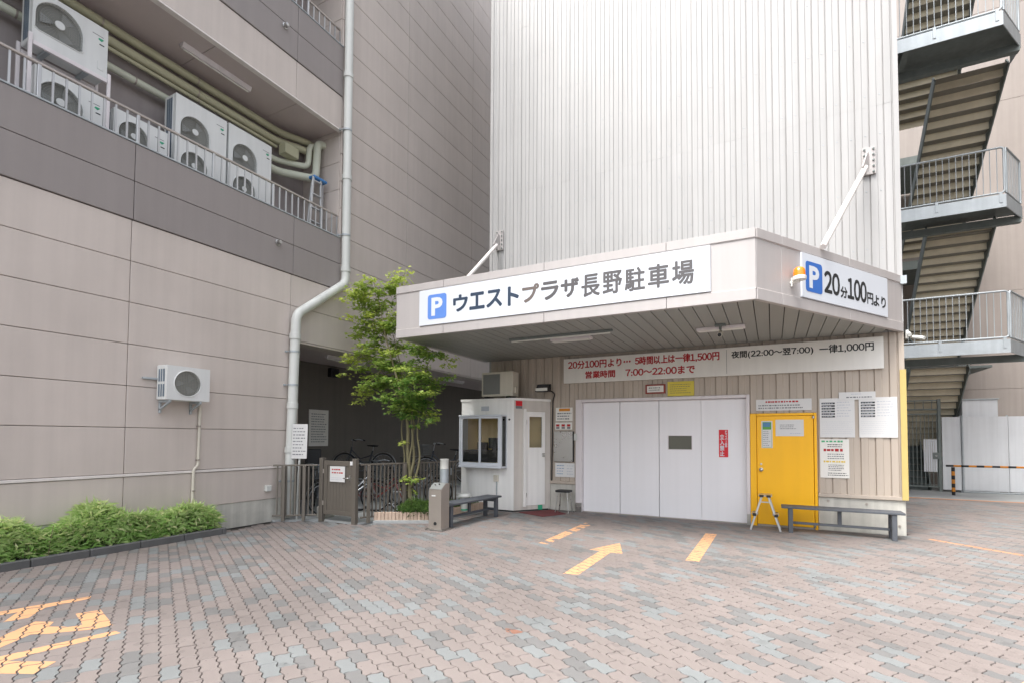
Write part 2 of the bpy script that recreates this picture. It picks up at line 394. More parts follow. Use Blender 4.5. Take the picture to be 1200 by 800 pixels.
# ================================================================== GROUND
g = B(-120, 120, -120, 120, -0.5, -0.05).build('ground', 'asphalt'); struct(g)
PX0, PX1, PY0, PY1 = -8.36, 8.78, -1.6, 18.2
pav = B(PX0, PX1, PY0, PY1, -0.049, -0.011).build('paving', 'joint_sand'); struct(pav)
PL, PWD = 0.225, 0.1125; PANG = math.radians(-27.5)
pu = Vector((math.cos(PANG), math.sin(PANG))); pv = Vector((-math.sin(PANG), math.cos(PANG)))
GAP = 0.0036; AMP = 0.0095; EAMP = 0.006
def wave(t):                                   # period PL/2 along the long side, rounded zig-zag
    return AMP * math.sin(2 * math.pi * t / (PL / 2) + 0.6)
def paver_outline(g=GAP):
    xs = [-PL / 2 + g + (PL - 2 * g) * k / 8 for k in range(9)]
    bot = [(x, -PWD / 2 + g + wave(x)) for x in xs]; top = [(x, PWD / 2 - g + wave(x)) for x in reversed(xs)]
    def end(x): return [(x + EAMP * s, PWD / 2 * t + wave(x)) for t, s in ((-0.45, -1), (0.45, 1))]
    return bot + end(PL / 2 - g) + top + list(reversed(end(-PL / 2 + g)))
PO = paver_outline(); PI = [(p[0] * 0.975, p[1] * 0.955 + 0.0) for p in PO]; NP = len(PO)
PV = [(p[0], p[1], 0.0) for p in PI] + [(p[0], p[1], -0.0035) for p in PO] + [(p[0], p[1], -0.03) for p in PO]
PF = [tuple(range(NP))] + [(i, i + NP, (i + 1) % NP + NP, (i + 1) % NP) for i in range(NP)] + [(i + NP, i + 2 * NP, (i + 1) % NP + 2 * NP, (i + 1) % NP + NP) for i in range(NP)]
FENCE = [(-8.42, 6.33), (-7.66, 6.91), (-6.78, 6.90), (-6.14, 8.71), (-6.02, 9.3), (-6.5, 9.8)]
def paved(x, y):
    if not (PX0 + 0.1 < x < PX1 - 0.1 and PY0 + 0.1 < y < PY1 - 0.1): return False
    if -6.1 < x < 1.99 and y > 10.66: return False
    if x < -6.0 and y > 9.75: return False
    for (ax, ay), (bx, by) in zip(FENCE[:-1], FENCE[1:]):
        if ax <= x < bx: return y < ay + (by - ay) * (x - ax) / (bx - ax) - 0.02
    if x < -8.42: return False
    if x < -7.66 and y < 5.25 and x < -8.02: return False
    return True
pavers = []; rgp = random.Random(3); nr = int(26 / PWD)
for r in range(-nr, nr):
    for k in range(-110, 110):
        c = pu * (k * PL + (PL / 2 if r % 2 else 0)) + pv * (r * PWD)
        q = rgp.random(); t = rgp.random(); jz = rgp.uniform(-0.0016, 0.0012); ja = rgp.uniform(-0.012, 0.012); tx, ty = rgp.uniform(-.012, .012), rgp.uniform(-.008, .008)
        if -15 < c.x < 12 and paved(c.x, c.y): pavers.append((c, 'paver_pink' if q < 0.66 else ('paver_grey' if q < 0.85 else 'paver_pale'), t, jz, ja, tx, ty))
def proj_size(c):
    d = Vector((c.x, c.y, -CAM_H)); z = d.dot(fwd)
    if z < 0.4: return -1
    px = CX + FPX * d.dot(RGT) / z; py = CY - FPX * d.dot(UPV) / z
    if not (6 < px < 1194 and py < 794): return -1
    return 1 / z
pavers.sort(key=lambda p: -proj_size(p[0]))
pm = {}
for nm in ('paver_pink', 'paver_grey', 'paver_pale'):
    me = bpy.data.meshes.new('paver'); me.from_pydata(PV, [], PF); me.materials.append(MATS[nm]); me.update(); pm[nm] = me
for c, nm, t, jz, ja, tx, ty in pavers[:300]:
    o = link('paver', pm[nm], pav, (c.x, c.y, jz)); o.rotation_euler = (tx, ty, PANG + ja)
V = []; F = []; MI = []; RN = []; mids = {'paver_pink': 0, 'paver_grey': 1, 'paver_pale': 2}
for c, nm, t, jz, ja, tx, ty in pavers[300:]:
    n = len(V); ca, sa = math.cos(PANG + ja), math.sin(PANG + ja)
    V += [(c.x + p[0] * ca - p[1] * sa, c.y + p[0] * sa + p[1] * ca, p[2] + jz - p[0] * ty + p[1] * tx) for p in PV]
    F += [tuple(i + n for i in f) for f in PF]; MI += [mids[nm]] * len(PF); RN += [t] * len(PV)
me = bpy.data.meshes.new('paver_field'); me.from_pydata(V, [], F); me.polygons.foreach_set('material_index', MI)
at = me.attributes.new('rnd', 'FLOAT', 'POINT'); at.data.foreach_set('value', RN)
for nm in mids: me.materials.append(MATS[nm])
me.update(); pf = link('paver_field', me, pav); tag(pf, 'smaller interlocking wavy pavers in pink, grey and pale blue-grey', kind='stuff')

def clip(poly, tri):
    out = poly
    for i in range(3):
        a = tri[i]; b = tri[(i + 1) % 3]; inp = out; out = []
        side = lambda p: (b[0] - a[0]) * (p[1] - a[1]) - (b[1] - a[1]) * (p[0] - a[0])
        for j in range(len(inp)):
            p = inp[j]; q = inp[(j + 1) % len(inp)]; sp, sq = side(p), side(q)
            if sp >= 0: out.append(p)
            if (sp > 0 > sq) or (sp < 0 < sq):
                t = sp / (sp - sq); out.append((p[0] + (q[0] - p[0]) * t, p[1] + (q[1] - p[1]) * t))
        if len(out) < 3: return []
    return out
def area(p): return sum(p[i][0] * p[(i + 1) % len(p)][1] - p[(i + 1) % len(p)][0] * p[i][1] for i in range(len(p))) / 2
def marking(name, polys, label, m='paint_orange', cat='road marking', wear=0.06, seed=1):
    """paint lies on the paver tops, so the joints stay open; a few worn pavers have lost it"""
    rg = random.Random(seed); mb = MB(); cx = [p[0] for q in polys for p in q]; cy = [p[1] for q in polys for p in q]
    bb = (min(cx) - .2, max(cx) + .2, min(cy) - .2, max(cy) + .2); tris = []
    for q in polys:
        for t in tessellate_polygon([[Vector((p[0], p[1], 0)) for p in q]]):
            tr = [q[i] for i in t]
            if area(tr) < 0: tr.reverse()
            if area(tr) > 1e-6: tris.append(tr)
    for c, nm, t, jz, ja, tx, ty in pavers:
        if not (bb[0] < c.x < bb[1] and bb[2] < c.y < bb[3]): continue
        if rg.random() < wear: continue
        ca, sa = math.cos(PANG + ja), math.sin(PANG + ja)
        P2 = [(c.x + p[0] * ca - p[1] * sa, c.y + p[0] * sa + p[1] * ca) for p in PI]
        for tr in tris:
            q = clip(P2, tr)
            if len(q) >= 3 and area(q) > 2e-6:
                vs = []
                for a, b in q:
                    lx = (a - c.x) * ca + (b - c.y) * sa; ly = -(a - c.x) * sa + (b - c.y) * ca
                    vs.append((a, b, jz - lx * ty + ly * tx + 0.0016))
                mb.add(vs, [tuple(range(len(q)))])
    return one(mb, name, m, label, cat, (sum(cx) / len(cx), sum(cy) / len(cy), 0.0))
marking('painted_arrow', [[(-2.22, 5.62), (-2.04, 5.66), (-2.04, 6.98), (-1.87, 6.98), (-2.1, 7.68), (-2.36, 7.0), (-2.2, 7.0)]], 'orange painted arrow pointing to the white lift doors', wear=0.0)
marking('painted_line', [[(-1.04, 7.0), (-0.87, 7.0), (-0.85, 9.16), (-1.03, 9.16)]], 'short orange painted line right of the arrow, before the yellow door', seed=4, wear=0.04)
marking('painted_line', [[(-3.19, 7.06), (-3.03, 7.06), (-3.0, 9.16), (-3.18, 9.2)]], 'worn short orange painted line left of the arrow', wear=0.1, seed=9)
marking('painted_line', [[(2.2, 10.36), (2.26, 10.44), (4.6, 8.2), (4.54, 8.12)]], 'thin faded orange line on the paving right of the tower corner', 'paint_orange_line', wear=0.02)
marking('painted_line', [[(1.2, 4.2), (1.42, 4.1), (2.6, 5.9), (2.42, 6.0)]], 'orange paint at the bottom right edge of the photo', wear=0.0)
sc0 = pix(601, 739, 2, 0)
marking('rust_stain', [[(sc0.x + 0.075 * math.cos(k) * (1 + .3 * math.sin(3 * k)), sc0.y + 0.055 * math.sin(k) * (1 + .2 * math.cos(2 * k))) for k in [i * 0.52 for i in range(12)]]], 'rust coloured stain on the pavers near the bottom centre', 'stain_rust', 'stain', wear=0.0)
LLa = [(-6.34, 1.75), (-6.24, 1.98), (-6.05, 2.59), (-5.97, 2.54), (-6.02, 2.22), (-5.81, 2.03), (-5.86, 1.88), (-6.08, 2.05), (-6.12, 1.94), (-6.2, 1.72)]
LLb = [(-5.65, 1.50), (-5.45, 1.74), (-5.65, 2.02), (-5.5, 2.09), (-5.4, 2.02), (-5.25, 2.1), (-5.2, 2.17), (-5.57, 2.27), (-5.5, 2.43), (-4.97, 2.29), (-5.0, 2.17), (-5.21, 1.95), (-5.31, 1.87), (-5.18, 1.65), (-5.4, 1.42)]
LLc = [(-5.3, 1.2), (-4.98, 1.59), (-4.82, 2.23), (-4.72, 2.23), (-4.81, 1.76), (-4.83, 1.58), (-4.52, 1.74), (-4.42, 1.58), (-4.63, 1.48), (-4.9, 1.2)]
marking('painted_mark', [LLa], 'uppermost of three broken orange marks on relaid pavers near the hedge', wear=0.0, seed=2)
marking('painted_mark', [LLb], 'middle one of three broken orange marks near the hedge, hooked at its end', wear=0.0, seed=2)
marking('painted_mark', [LLc], 'lowest of three broken orange marks at the bottom left corner', wear=0.0, seed=2)
far = B(2.3, 9.4, 17.55, 17.72, 0.002, 0.006); one(far, 'painted_line', 'paint_orange_line', 'faded orange line across the paving before the white hoarding', 'road marking', (5.8, 17.6, 0.0))

pad = MB().prism([(-10.45, 6.95), (-8.36, 6.40), (-7.66, 6.95), (-6.78, 6.94), (-6.16, 8.75), (-6.05, 9.4), (-6.3, 9.9), (-6.06, 10.4), (-6.06, 24), (-10.45, 24)], (0, 0, -0.045), X, Y, Z, 0.07).build('bicycle_yard_floor', 'concrete_floor'); struct(pad)
strip = B(1.99, 12.5, 17.75, 23.4, -0.045, 0.012).build('concrete_strip', 'concrete_floor'); struct(strip)

# ================================================================== LEFT BUILDING
XW = -8.4
bl = thing('building', 'warm grey panelled building with balconies of air conditioner units, left side', 'building', (XW - 1, 6, 0))
LOWY = [-7.2, -4.4, -1.62, 1.16, 3.94, 6.72]; UPY = [7.96, 10.22, 13.39, 16.5, 19.6, 24.0]
def panel(y0, y1, z0, z1, m='wall_light', proud=0.0, g=0.0038):
    return B(XW - 0.055, XW + proud, y0 + g, y1 - g, z0 + g, z1 - g, ch=0.006).build('wall_panel', m, bl)
B(XW - 0.4, XW - 0.05, -7.2, 6.95, 0.0, 5.3).build('wall_core', 'wall_joint', bl)
B(XW - 0.4, XW - 0.05, 6.955, 24, 3.515, 5.2).build('lintel_core', 'wall_joint', bl)
B(XW - 0.4, XW - 0.05, 7.97, 24, 5.205, 21.0).build('upper_core', 'wall_joint', bl)
ROWS = [1.045, 1.72, 2.333, 2.946, 3.559, 4.172, 4.785]
for y0, y1 in zip(LOWY[:-1], LOWY[1:]):
    B(XW - 0.06, XW - 0.012, y0, y1, 0.0, 0.43).build('concrete_plinth', 'concrete', bl)
    panel(y0, y1, 0.43, 1.0)
    for z0, z1 in zip(ROWS[:-1], ROWS[1:]): panel(y0, y1, z0, z1)
B(XW - 0.06, XW - 0.012, 6.72, 6.95, 0.0, 0.43).build('concrete_plinth', 'concrete', bl)
panel(6.72, 6.95, 0.43, 1.0)
for z0, z1 in zip(ROWS[:4], ROWS[1:5]): panel(6.72, 6.95, z0, min(z1, 3.5))
B(XW - 0.06, XW + 0.016, -7.2, 6.95, 1.003, 1.042, ch=0.004).build('stripe_moulding', 'stripe_white', bl)
LY = [6.72, 10.22, 13.39, 16.5, 19.6, 24]
for i, (y0, y1) in enumerate(zip(LY[:-1], LY[1:])):
    panel(y0, y1, 3.5, 4.172); panel(y0, y1, 4.172, 4.785)
z = 4.785
while z < 20.6:
    for y0, y1 in zip(UPY[:-1], UPY[1:]): panel(y0, y1, z, z + 0.613)
    z += 0.613
BY = [-7.2, -4.4, -1.62, 1.16, 3.95, 6.75, 7.955]
for y0, y1 in zip(BY[:-1], BY[1:]):
    panel(y0, y1, 4.79, 5.372, 'wall_dark', 0.018, 0.004); panel(y0, y1, 5.372, 5.94, 'wall_dark', 0.018, 0.004)
    panel(y0, y1, 8.37, 9.115, 'wall_light', 0.0, 0.004)
    panel(y0, y1, 9.12, 9.69, 'wall_dark', 0.018, 0.004); panel(y0, y1, 9.69, 10.24, 'wall_dark', 0.018, 0.004)
    panel(y0, y1, 12.5, 13.3); panel(y0, y1, 13.3, 14.5, 'wall_dark', 0.018, 0.004)
for za, zb, zc in ((5.3, 5.94, 5.94), (8.6, 10.24, 10.24), (12.7, 15.8, 14.5)):
    B(XW - 0.16, XW - 0.056, -7.2, 7.955, za, zb - 0.002).build('parapet_core', 'wall_dark', bl)
for zc in (5.94, 10.24):
    B(XW - 0.17, XW + 0.03, -7.2, 7.955, zc + 0.001, zc + 0.026, ch=0.006).build('coping', 'galvanised', bl)
for zf in (5.22, 9.72):
    B(-9.62, XW - 0.165, -7.2, 7.955, zf, zf + 0.18).build('balcony_floor', 'concrete_floor', bl)
for zs in (8.385, 12.52):                       # soffit boards over the balconies, with open joints
    for y0, y1 in zip([-7.2, -5, -3, -1, 1, 3.1, 5.2, 6.9], [-5, -3, -1, 1, 3.1, 5.2, 6.9, 7.95]):
        B(-9.6, XW - 0.06, y0 + 0.004, y1 - 0.004, zs, zs + 0.2, ch=0.004).build('soffit_board', 'soffit_paint', bl)
    B(XW - 0.1, XW + 0.012, -7.2, 7.955, zs - 0.05, zs - 0.018, ch=0.004).build('drip_edge', 'stripe_white', bl)
B(-9.9, -9.6, -7.2, 8.2, 5.2, 21.0).build('balcony_back_wall', 'balcony_wall', bl)
for k in range(7):
    B(-9.61, XW - 0.062, 7.955, 8.0, 5.22 + 0.613 * k + 0.004, 5.22 + 0.613 * (k + 1) - 0.004, ch=0.004).build('end_wall_panel', 'wall_light', bl)
for k in range(5):
    B(-9.61, XW - 0.062, 7.955, 8.0, 9.72 + 0.613 * k + 0.004, 9.72 + 0.613 * (k + 1) - 0.004, ch=0.004).build('end_wall_panel', 'wall_light', bl)
B(-9.6, -8.81, 8.005, 8.3, 5.2, 21.0).build('end_wall_core', 'wall_joint', bl)
# bicycle bay
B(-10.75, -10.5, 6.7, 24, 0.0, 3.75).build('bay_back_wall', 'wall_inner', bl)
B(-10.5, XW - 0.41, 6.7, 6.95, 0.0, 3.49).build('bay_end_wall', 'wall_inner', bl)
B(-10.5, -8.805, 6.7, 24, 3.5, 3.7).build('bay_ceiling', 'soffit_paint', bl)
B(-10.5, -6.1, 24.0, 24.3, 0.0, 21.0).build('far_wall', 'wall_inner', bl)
B(-8.8, XW - 0.01, 6.96, 24, 3.465, 3.499, ch=0.004).build('lintel_edge', 'wall_light', bl)
B(-9.9, -8.81, -7.2, 24, 21.01, 21.15).build('roof', 'concrete', bl)
# railings
def railing(parent, z0, z1, ys, y_end, name='railing', x=XW - 0.08):
    mb = MB(); mb.bar((x, ys, z1), (x, y_end, z1), 0.05, 0.035, 0.008)
    y = ys
    o = mb.build(name, 'handrail', parent)
    post = B(x - 0.02, x + 0.02, -0.02, 0.02, z0 + 0.02, z1 - 0.015, ch=0.003)
    bal = B(x - 0.009, x + 0.009, -0.012, 0.012, z0 + 0.02, z1 - 0.015)
    pme = None; bme = None; k = 0; y = ys + 0.06
    while y < y_end:
        if k % 8 == 3:
            if pme is None: q = post.build('railing_post', 'aluminium', o); pme = q.data
            else: q = link('railing_post', pme, o)
        else:
            if bme is None: q = bal.build('baluster', 'aluminium', o); bme = q.data
            else: q = link('baluster', bme, o)
        q.location.y = y; y += 0.145; k += 1
    return o
railing(bl, 5.95, 6.455, 1.2, 7.93)
railing(bl, 10.25, 10.66, 5.4, 7.93)
# small wall fittings of the building
for yy, zz in ((6.39, 5.3), (6.44, 9.61)):
    MB().lathe([(0.0, 0.09), (0.035, 0.085), (0.045, 0.05), (0.045, 0.02), (0.06, 0.015), (0.06, 0.0)], (XW + 0.019, yy, zz), (1, 0, 0), 14).build('vent_cap', 'steel', bl)

# ================================================================== AIR CONDITIONER UNITS
def hole_round(r): return lambda t: r
def hole_arch(r): return lambda t: r if math.sin(t) >= 0 else min(r / max(1e-4, abs(math.cos(t))), 0.84 * r / max(1e-4, abs(math.sin(t))))
def ring_plate(mb, rect, c, hole, y, depth):
    x0, x1, z0, z1 = rect; th = [2 * math.pi * k / 40 for k in range(40)] + [math.atan2(b - c[1], a - c[0]) % (2 * math.pi) for a in (x0, x1) for b in (z0, z1)]
    th = sorted(set(th)); n = len(th); O_ = []; I_ = []
    for t in th:
        ct, st = math.cos(t), math.sin(t); k = 1e9
        if ct > 1e-6: k = min(k, (x1 - c[0]) / ct)
        if ct < -1e-6: k = min(k, (x0 - c[0]) / ct)
        if st > 1e-6: k = min(k, (z1 - c[1]) / st)
        if st < -1e-6: k = min(k, (z0 - c[1]) / st)
        O_.append((c[0] + ct * k, y, c[1] + st * k)); r = hole(t); I_.append((c[0] + ct * r, y, c[1] + st * r))
    D_ = [(p[0], y + depth, p[2]) for p in I_]
    mb.add(O_ + I_ + D_, [(i, (i + 1) % n, (i + 1) % n + n, i + n) for i in range(n)] + [(i + n, (i + 1) % n + n, (i + 1) % n + 2 * n, i + 2 * n) for i in range(n)])
def ac_unit(label, w, h, d, fans, m='ac_white', logo=True, wire='ac_mesh', grid=False, group=None, stand=0.0, coil=True):
    t = thing('air_conditioner_unit', label, 'air conditioner', group=group)
    cas = MB(); cas.box(0, w, 0.07, d, 0, h, ch=0.012)
    zs = sorted([0] + [(fans[i][1] + fans[i + 1][1]) / 2 for i in range(len(fans) - 1)] + [h])
    for i, (cx, cz, r, hole) in enumerate(fans):
        ring_plate(cas, (0.004, w - 0.004, zs[i] + (0.004 if i == 0 else 0), zs[i + 1] - (0.004 if i == len(fans) - 1 else 0)), (cx, cz), hole(r), 0.0, 0.066)
    k = 0.004                                        # rim that closes the front shell
    for a, b in (((k, k), (w - k, k)), ((w - k, k), (w - k, h - k)), ((w - k, h - k), (k, h - k)), ((k, h - k), (k, k))):
        cas.add([(a[0], 0, a[1]), (b[0], 0, b[1]), (b[0], 0.08, b[1]), (a[0], 0.08, a[1])], [(0, 1, 2, 3)])
    cas.build('casing', m, t)
    for cx, cz, r, hole in fans:
        hf = hole(r)
        MB().add([(cx + hf(a) * 1.005 * math.cos(a), 0.064, cz + hf(a) * 1.005 * math.sin(a)) for a in [2 * math.pi * q / 40 for q in range(40)]], [tuple(range(40))]).build('fan_recess', 'ac_dark', t)
        fan = MB()
        for q in range(3):
            a0 = q * 2.094 + 0.4; pts = []
            for rr in (0.25, 0.6, 0.92):
                for da, yy in ((0, 0.055), (0.75, 0.03)):
                    a = a0 + da + (0.25 if rr > 0.5 else 0); pts.append((cx + r * 0.9 * rr * math.cos(a), yy, cz + r * 0.9 * rr * math.sin(a)))
            fan.add(pts, [(0, 1, 3, 2), (2, 3, 5, 4)], True)
        fan.build('fan', 'ac_fan', t)
        gr = MB()
        if grid:
            for q in range(-8, 9):
                s_ = q / 8.5 * r; l = math.sqrt(r * r - s_ * s_)
                gr.bar((cx - l, 0.0, cz + s_), (cx + l, 0.0, cz + s_), 0.004, 0.004, 0); gr.bar((cx + s_, 0.002, cz - l), (cx + s_, 0.002, cz + l), 0.004, 0.004, 0)
        else:
            for q in range(1, 11):
                f_ = q / 10; N_ = 32
                gr.tube([(cx + hf(a) * f_ * math.cos(a), -0.006 * (1 - f_), cz + hf(a) * f_ * math.sin(a)) for a in [2 * math.pi * j / N_ for j in range(N_ + 1)]], 0.0022, 3, False)
            for j in range(36):
                a = 2 * math.pi * j / 36; gr.tube([(cx, -0.006, cz), (cx + hf(a) * math.cos(a), 0, cz + hf(a) * math.sin(a))], 0.002, 3, False)
        go = gr.build('fan_grille', wire, t, recalc=False)
        if not grid: MB().lathe([(0.0, 0.012), (r * 0.2, 0.011), (r * 0.22, 0.0)], (cx, -0.003, cz), (0, -1, 0), 20).build('hub_cover', m, t)
        rim = MB(); rim.tube([(cx + hf(a) * 1.01 * math.cos(a), -0.003, cz + hf(a) * 1.01 * math.sin(a)) for a in [2 * math.pi * j / 40 for j in range(41)]], 0.008, 6, False); rim.build('rim', m, t)
    if coil:
        co = MB()
        for q in range(3): co.box(-0.003, 0.0, 0.1 + q * (d - 0.16) / 3, 0.1 + (q + 0.8) * (d - 0.16) / 3, 0.06, h - 0.06)
        co.build('side_coil', 'ac_coil', t)
    if logo:
        fl = flat((0, -0.002, 0), X, Z, (w - 0.2, w - 0.06, h - 0.165, h - 0.155), 'ink_soft', t, 'brand_plate')
        sw = MB(); sw.add([(w - 0.13, -0.0015, h - 0.215), (w - 0.07, -0.0015, h - 0.215), (w - 0.055, -0.0015, h - 0.19), (w - 0.115, -0.0015, h - 0.19), (w - 0.09, -0.0015, h - 0.235), (w - 0.06, -0.0015, h - 0.205)], [(0, 1, 2, 3), (0, 4, 5)]); sw.build('green_mark', 'logo_green', t, recalc=False)
        B(w - 0.11, w - 0.05, -0.004, 0.0, h - 0.29, h - 0.275).build('nameplate', 'ink_black', t)
        if h > 0.7: B(w - 0.13, w - 0.05, -0.006, 0.0, 0.08, 0.2, ch=0.004).build('valve_cover', m, t)
    if stand:
        st = MB()
        for xx in (0.08, w - 0.12): st.box(xx, xx + 0.04, 0.02, d - 0.02, -stand, -0.001)
        st.build('stand', 'galvanised', t)
    return t
def place(t, loc, rz): t.location = loc; t.rotation_euler = (0, 0, rz); return t
R90 = math.pi / 2; FX = -8.9; GA = 'air conditioner units on the balcony'; FLO = 5.4
# loc is the unit's near front bottom corner; fronts face the yard (+X), width runs along +Y
a1 = place(ac_unit('white fan unit raised on a rack at the top left, above the railing', 0.88, 0.75, 0.33, [(0.30, 0.40, 0.27, hole_arch)], group=GA), (FX, 2.90, 6.985), R90)
a2 = place(ac_unit('white fan unit under the rack, half hidden by the balcony bars', 0.82, 0.80, 0.32, [(0.30, 0.42, 0.26, hole_round)], group=GA, stand=0.48), (FX - 0.02, 2.95, 5.885), R90)
a3 = place(ac_unit('low white fan unit between the racked unit and the two tall ones', 0.78, 0.66, 0.32, [(0.28, 0.34, 0.21, hole_arch)], group=GA, stand=0.56), (FX, 3.88, 5.965), R90)
a4 = place(ac_unit('tall white twin fan unit, left one of the pair behind the railing', 0.9, 1.40, 0.33, [(0.33, 0.28, 0.23, hole_arch), (0.33, 0.88, 0.25, hole_arch)], group=GA, stand=0.6), (FX, 4.765, 6.005), R90)
a5 = place(ac_unit('tall white twin fan unit, right one of the pair near the stepladder', 0.9, 1.40, 0.33, [(0.33, 0.28, 0.23, hole_arch), (0.33, 0.88, 0.25, hole_arch)], group=GA, stand=0.6), (FX, 5.70, 6.015), R90)
rk = thing('unit_rack', 'white steel rack carrying the upper left air conditioner unit', 'rack', (FX - 0.16, 3.34, FLO))
for yy in (2.885, 3.795):
    for xx in (FX + 0.015, FX - 0.36): B(xx - 0.02, xx + 0.02, yy - 0.02, yy + 0.02, FLO, 7.06, ch=0.004).build('post', 'frame_white', rk)
for xx in (FX + 0.015, FX - 0.36): B(xx - 0.02, xx + 0.02, 2.91, 3.77, 6.91, 6.97, ch=0.004).build('beam', 'frame_white', rk)
for yy in (3.1, 3.55): B(FX - 0.335, FX - 0.01, yy - 0.03, yy + 0.03, 6.94, 6.982, ch=0.004).build('cross_bar', 'galvanised', rk)
# wall mounted unit
wu = place(ac_unit('small white wall mounted unit with a round grille on the grey wall', 0.66, 0.53, 0.272, [(0.31, 0.265, 0.2, hole_round)], logo=False, grid=True, coil=False), (-8.11, 4.33, 2.15), R90)
co = MB()
for q in range(3): co.box(-0.004, 0.0, 0.06 + q * 0.06, 0.095 + q * 0.06, 0.05, 0.24); co.box(-0.004, 0.0, 0.06 + q * 0.06, 0.095 + q * 0.06, 0.28, 0.47)
co.build('side_louvre', 'ac_coil', wu)
for xx in (0.06, 0.52):
    k = MB(); k.bar((xx, 0.0, -0.02), (xx, 0.288, -0.02), 0.035, 0.035, 0.003); k.bar((xx, 0.02, -0.03), (xx, 0.285, -0.15), 0.03, 0.03, 0.003); k.bar((xx, 0.272, -0.2), (xx, 0.272, 0.0), 0.035, 0.03, 0.003); k.build('bracket', 'galvanised', wu)
k = MB(); k.bar((-0.2, 0.265, 0.32), (0.05, 0.265, 0.32), 0.05, 0.03, 0.004); k.build('wall_rail', 'galvanised', wu)
dr = thing('drain_pipe', 'thin cream drain pipe running down from the small wall unit to the hedge', 'pipe', (-8.36, 4.9, 0.3))
mb = MB(); mb.tube(smooth_path([(-8.36, 4.99, 2.1), (-8.36, 4.98, 1.12), (-8.36, 4.91, 1.06), (-8.36, 4.905, 0.25)], 0.05), 0.022, 8); mb.build('pipe_run', 'ac_cream', dr)
for zz in (1.75, 1.2, 0.7): B(-8.385, -8.33, 4.93 - (0.04 if zz < 1.1 else -0.02), 4.975 - (0.04 if zz < 1.1 else -0.02), zz, zz + 0.025, ch=0.003).build('clip', 'steel_dull', dr)

# pipes along the balcony ceiling
def piperun(label, pts, r, m, bend=0.18):
    o = thing('insulated_pipe', label, 'pipe', pts[0], 'insulated pipes under the balcony ceiling')
    MB().tube(smooth_path(pts, bend), r, 12).build('pipe_run', m, o)
    P = [Vector(p) for p in pts[:2]]; L_ = (P[1] - P[0]).length; d = (P[1] - P[0]).normalized(); s_ = 0.9
    while s_ < L_ - 0.3:
        c = P[0] + d * s_; MB().tube([c - d * 0.012, c + d * 0.012], r + 0.004, 12).build('band', 'steel_dull', o); s_ += 1.5
    return o
piperun('uppermost khaki insulated pipe right under the balcony ceiling', [(-9.42, 0.0, 8.17), (-9.42, 7.2, 8.17), (-9.2, 7.72, 8.17), (-9.2, 7.94, 8.17)], 0.07, 'pipe_khaki')
piperun('second khaki insulated pipe below the uppermost one', [(-9.40, 0.0, 7.93), (-9.40, 7.1, 7.93), (-9.15, 7.6, 7.93), (-9.15, 7.94, 7.93)], 0.075, 'pipe_khaki')
piperun('thin khaki pipe running under the two thick ones', [(-9.36, 0.0, 7.78), (-9.36, 7.05, 7.78)], 0.032, 'pipe_khaki')
piperun('pale pipe that bends up beside the junction box', [(-9.44, 2.0, 7.54), (-9.44, 7.1, 7.54), (-9.06, 7.62, 7.54), (-9.06, 7.66, 8.05), (-9.06, 7.94, 8.1)], 0.06, 'pipe_pale', 0.12)
piperun('lowest pale pipe with a wide upward bend by the stepladder', [(-9.42, 5.0, 7.30), (-9.42, 7.15, 7.30), (-8.95, 7.74, 7.30), (-8.95, 7.78, 8.12), (-8.95, 7.945, 8.16)], 0.08, 'pipe_pale', 0.14)
one(B(-9.3, -9.08, 7.06, 7.4, 7.6, 7.82, ch=0.01), 'junction_box', 'pipe_khaki', 'khaki junction box between the bends of the balcony pipes', 'box', (-9.2, 7.2, 7.6))
# fluorescent fittings
def tube_lamp(label, a, b, w=0.12, h=0.07, m='frame_white', group=None):
    a = Vector(a); b = Vector(b); t = thing('fluorescent_light', label, 'light', (a + b) / 2, group); d = (b - a).normalized(); n = d.cross(Z).normalized()
    L_ = (b - a).length; c = (a + b) / 2
    MB().prism([(-w / 2, -0.02), (w / 2, -0.02), (w / 2 * 0.5, -h), (-w / 2 * 0.5, -h)], a, n, Z, d, L_).build('housing', m, t)
    B(0, 0, 0, 0, 0, 0) if False else None
    MB().obox(c - Z * 0.01, d, n, Z, (L_ / 2, w / 2, 0.01), 0.002).build('base', m, t)
    MB().tube([a + d * 0.04 - Z * (h + 0.016), b - d * 0.04 - Z * (h + 0.016)], 0.014, 10).build('lamp_tube', 'lamp_off', t)
    return t
tube_lamp('white fluorescent batten on the soffit above the balcony units', (-9.0, 4.88, 8.385), (-9.0, 6.16, 8.385), 0.13, 0.08)
tube_lamp('fluorescent batten on the bicycle bay ceiling beside the downpipe', (-9.2, 8.35, 3.5), (-9.2, 9.6, 3.5))
tube_lamp('far fluorescent batten on the bicycle bay ceiling beside the booth', (-9.3, 13.1, 3.5), (-9.3, 14.35, 3.5))
# balcony stepladder
ld = thing('stepladder', 'folded aluminium stepladder with a blue cap leaning on the balcony', 'ladder', (-8.75, 7.66, FLO))
def ladder_side(y0, y1, x0, xt): return MB().bar((x0, y0, FLO + 0.002), (xt, y1, 7.2), 0.05, 0.028, 0.004)
for (y0, y1, x0) in ((7.36, 7.5, -8.72), (7.72, 7.7, -8.72), (7.45, 7.58, -8.92), (7.88, 7.86, -8.92)):
    ladder_side(y0, y1, x0, -8.74 if x0 > -8.8 else -8.86).build('rail', 'aluminium', ld)
for k in range(6):
    f_ = (k + 0.7) / 6; zz = FLO + 1.8 * f_; MB().bar((-8.72 - 0.02 * f_, 7.36 + 0.14 * f_, zz), (-8.72 - 0.02 * f_, 7.72 - 0.02 * f_, zz), 0.07, 0.025, 0.003).build('rung', 'aluminium', ld)
B(-8.89, -8.71, 7.5, 7.86, 7.18, 7.24, ch=0.012).build('cap', 'ladder_blue', ld)
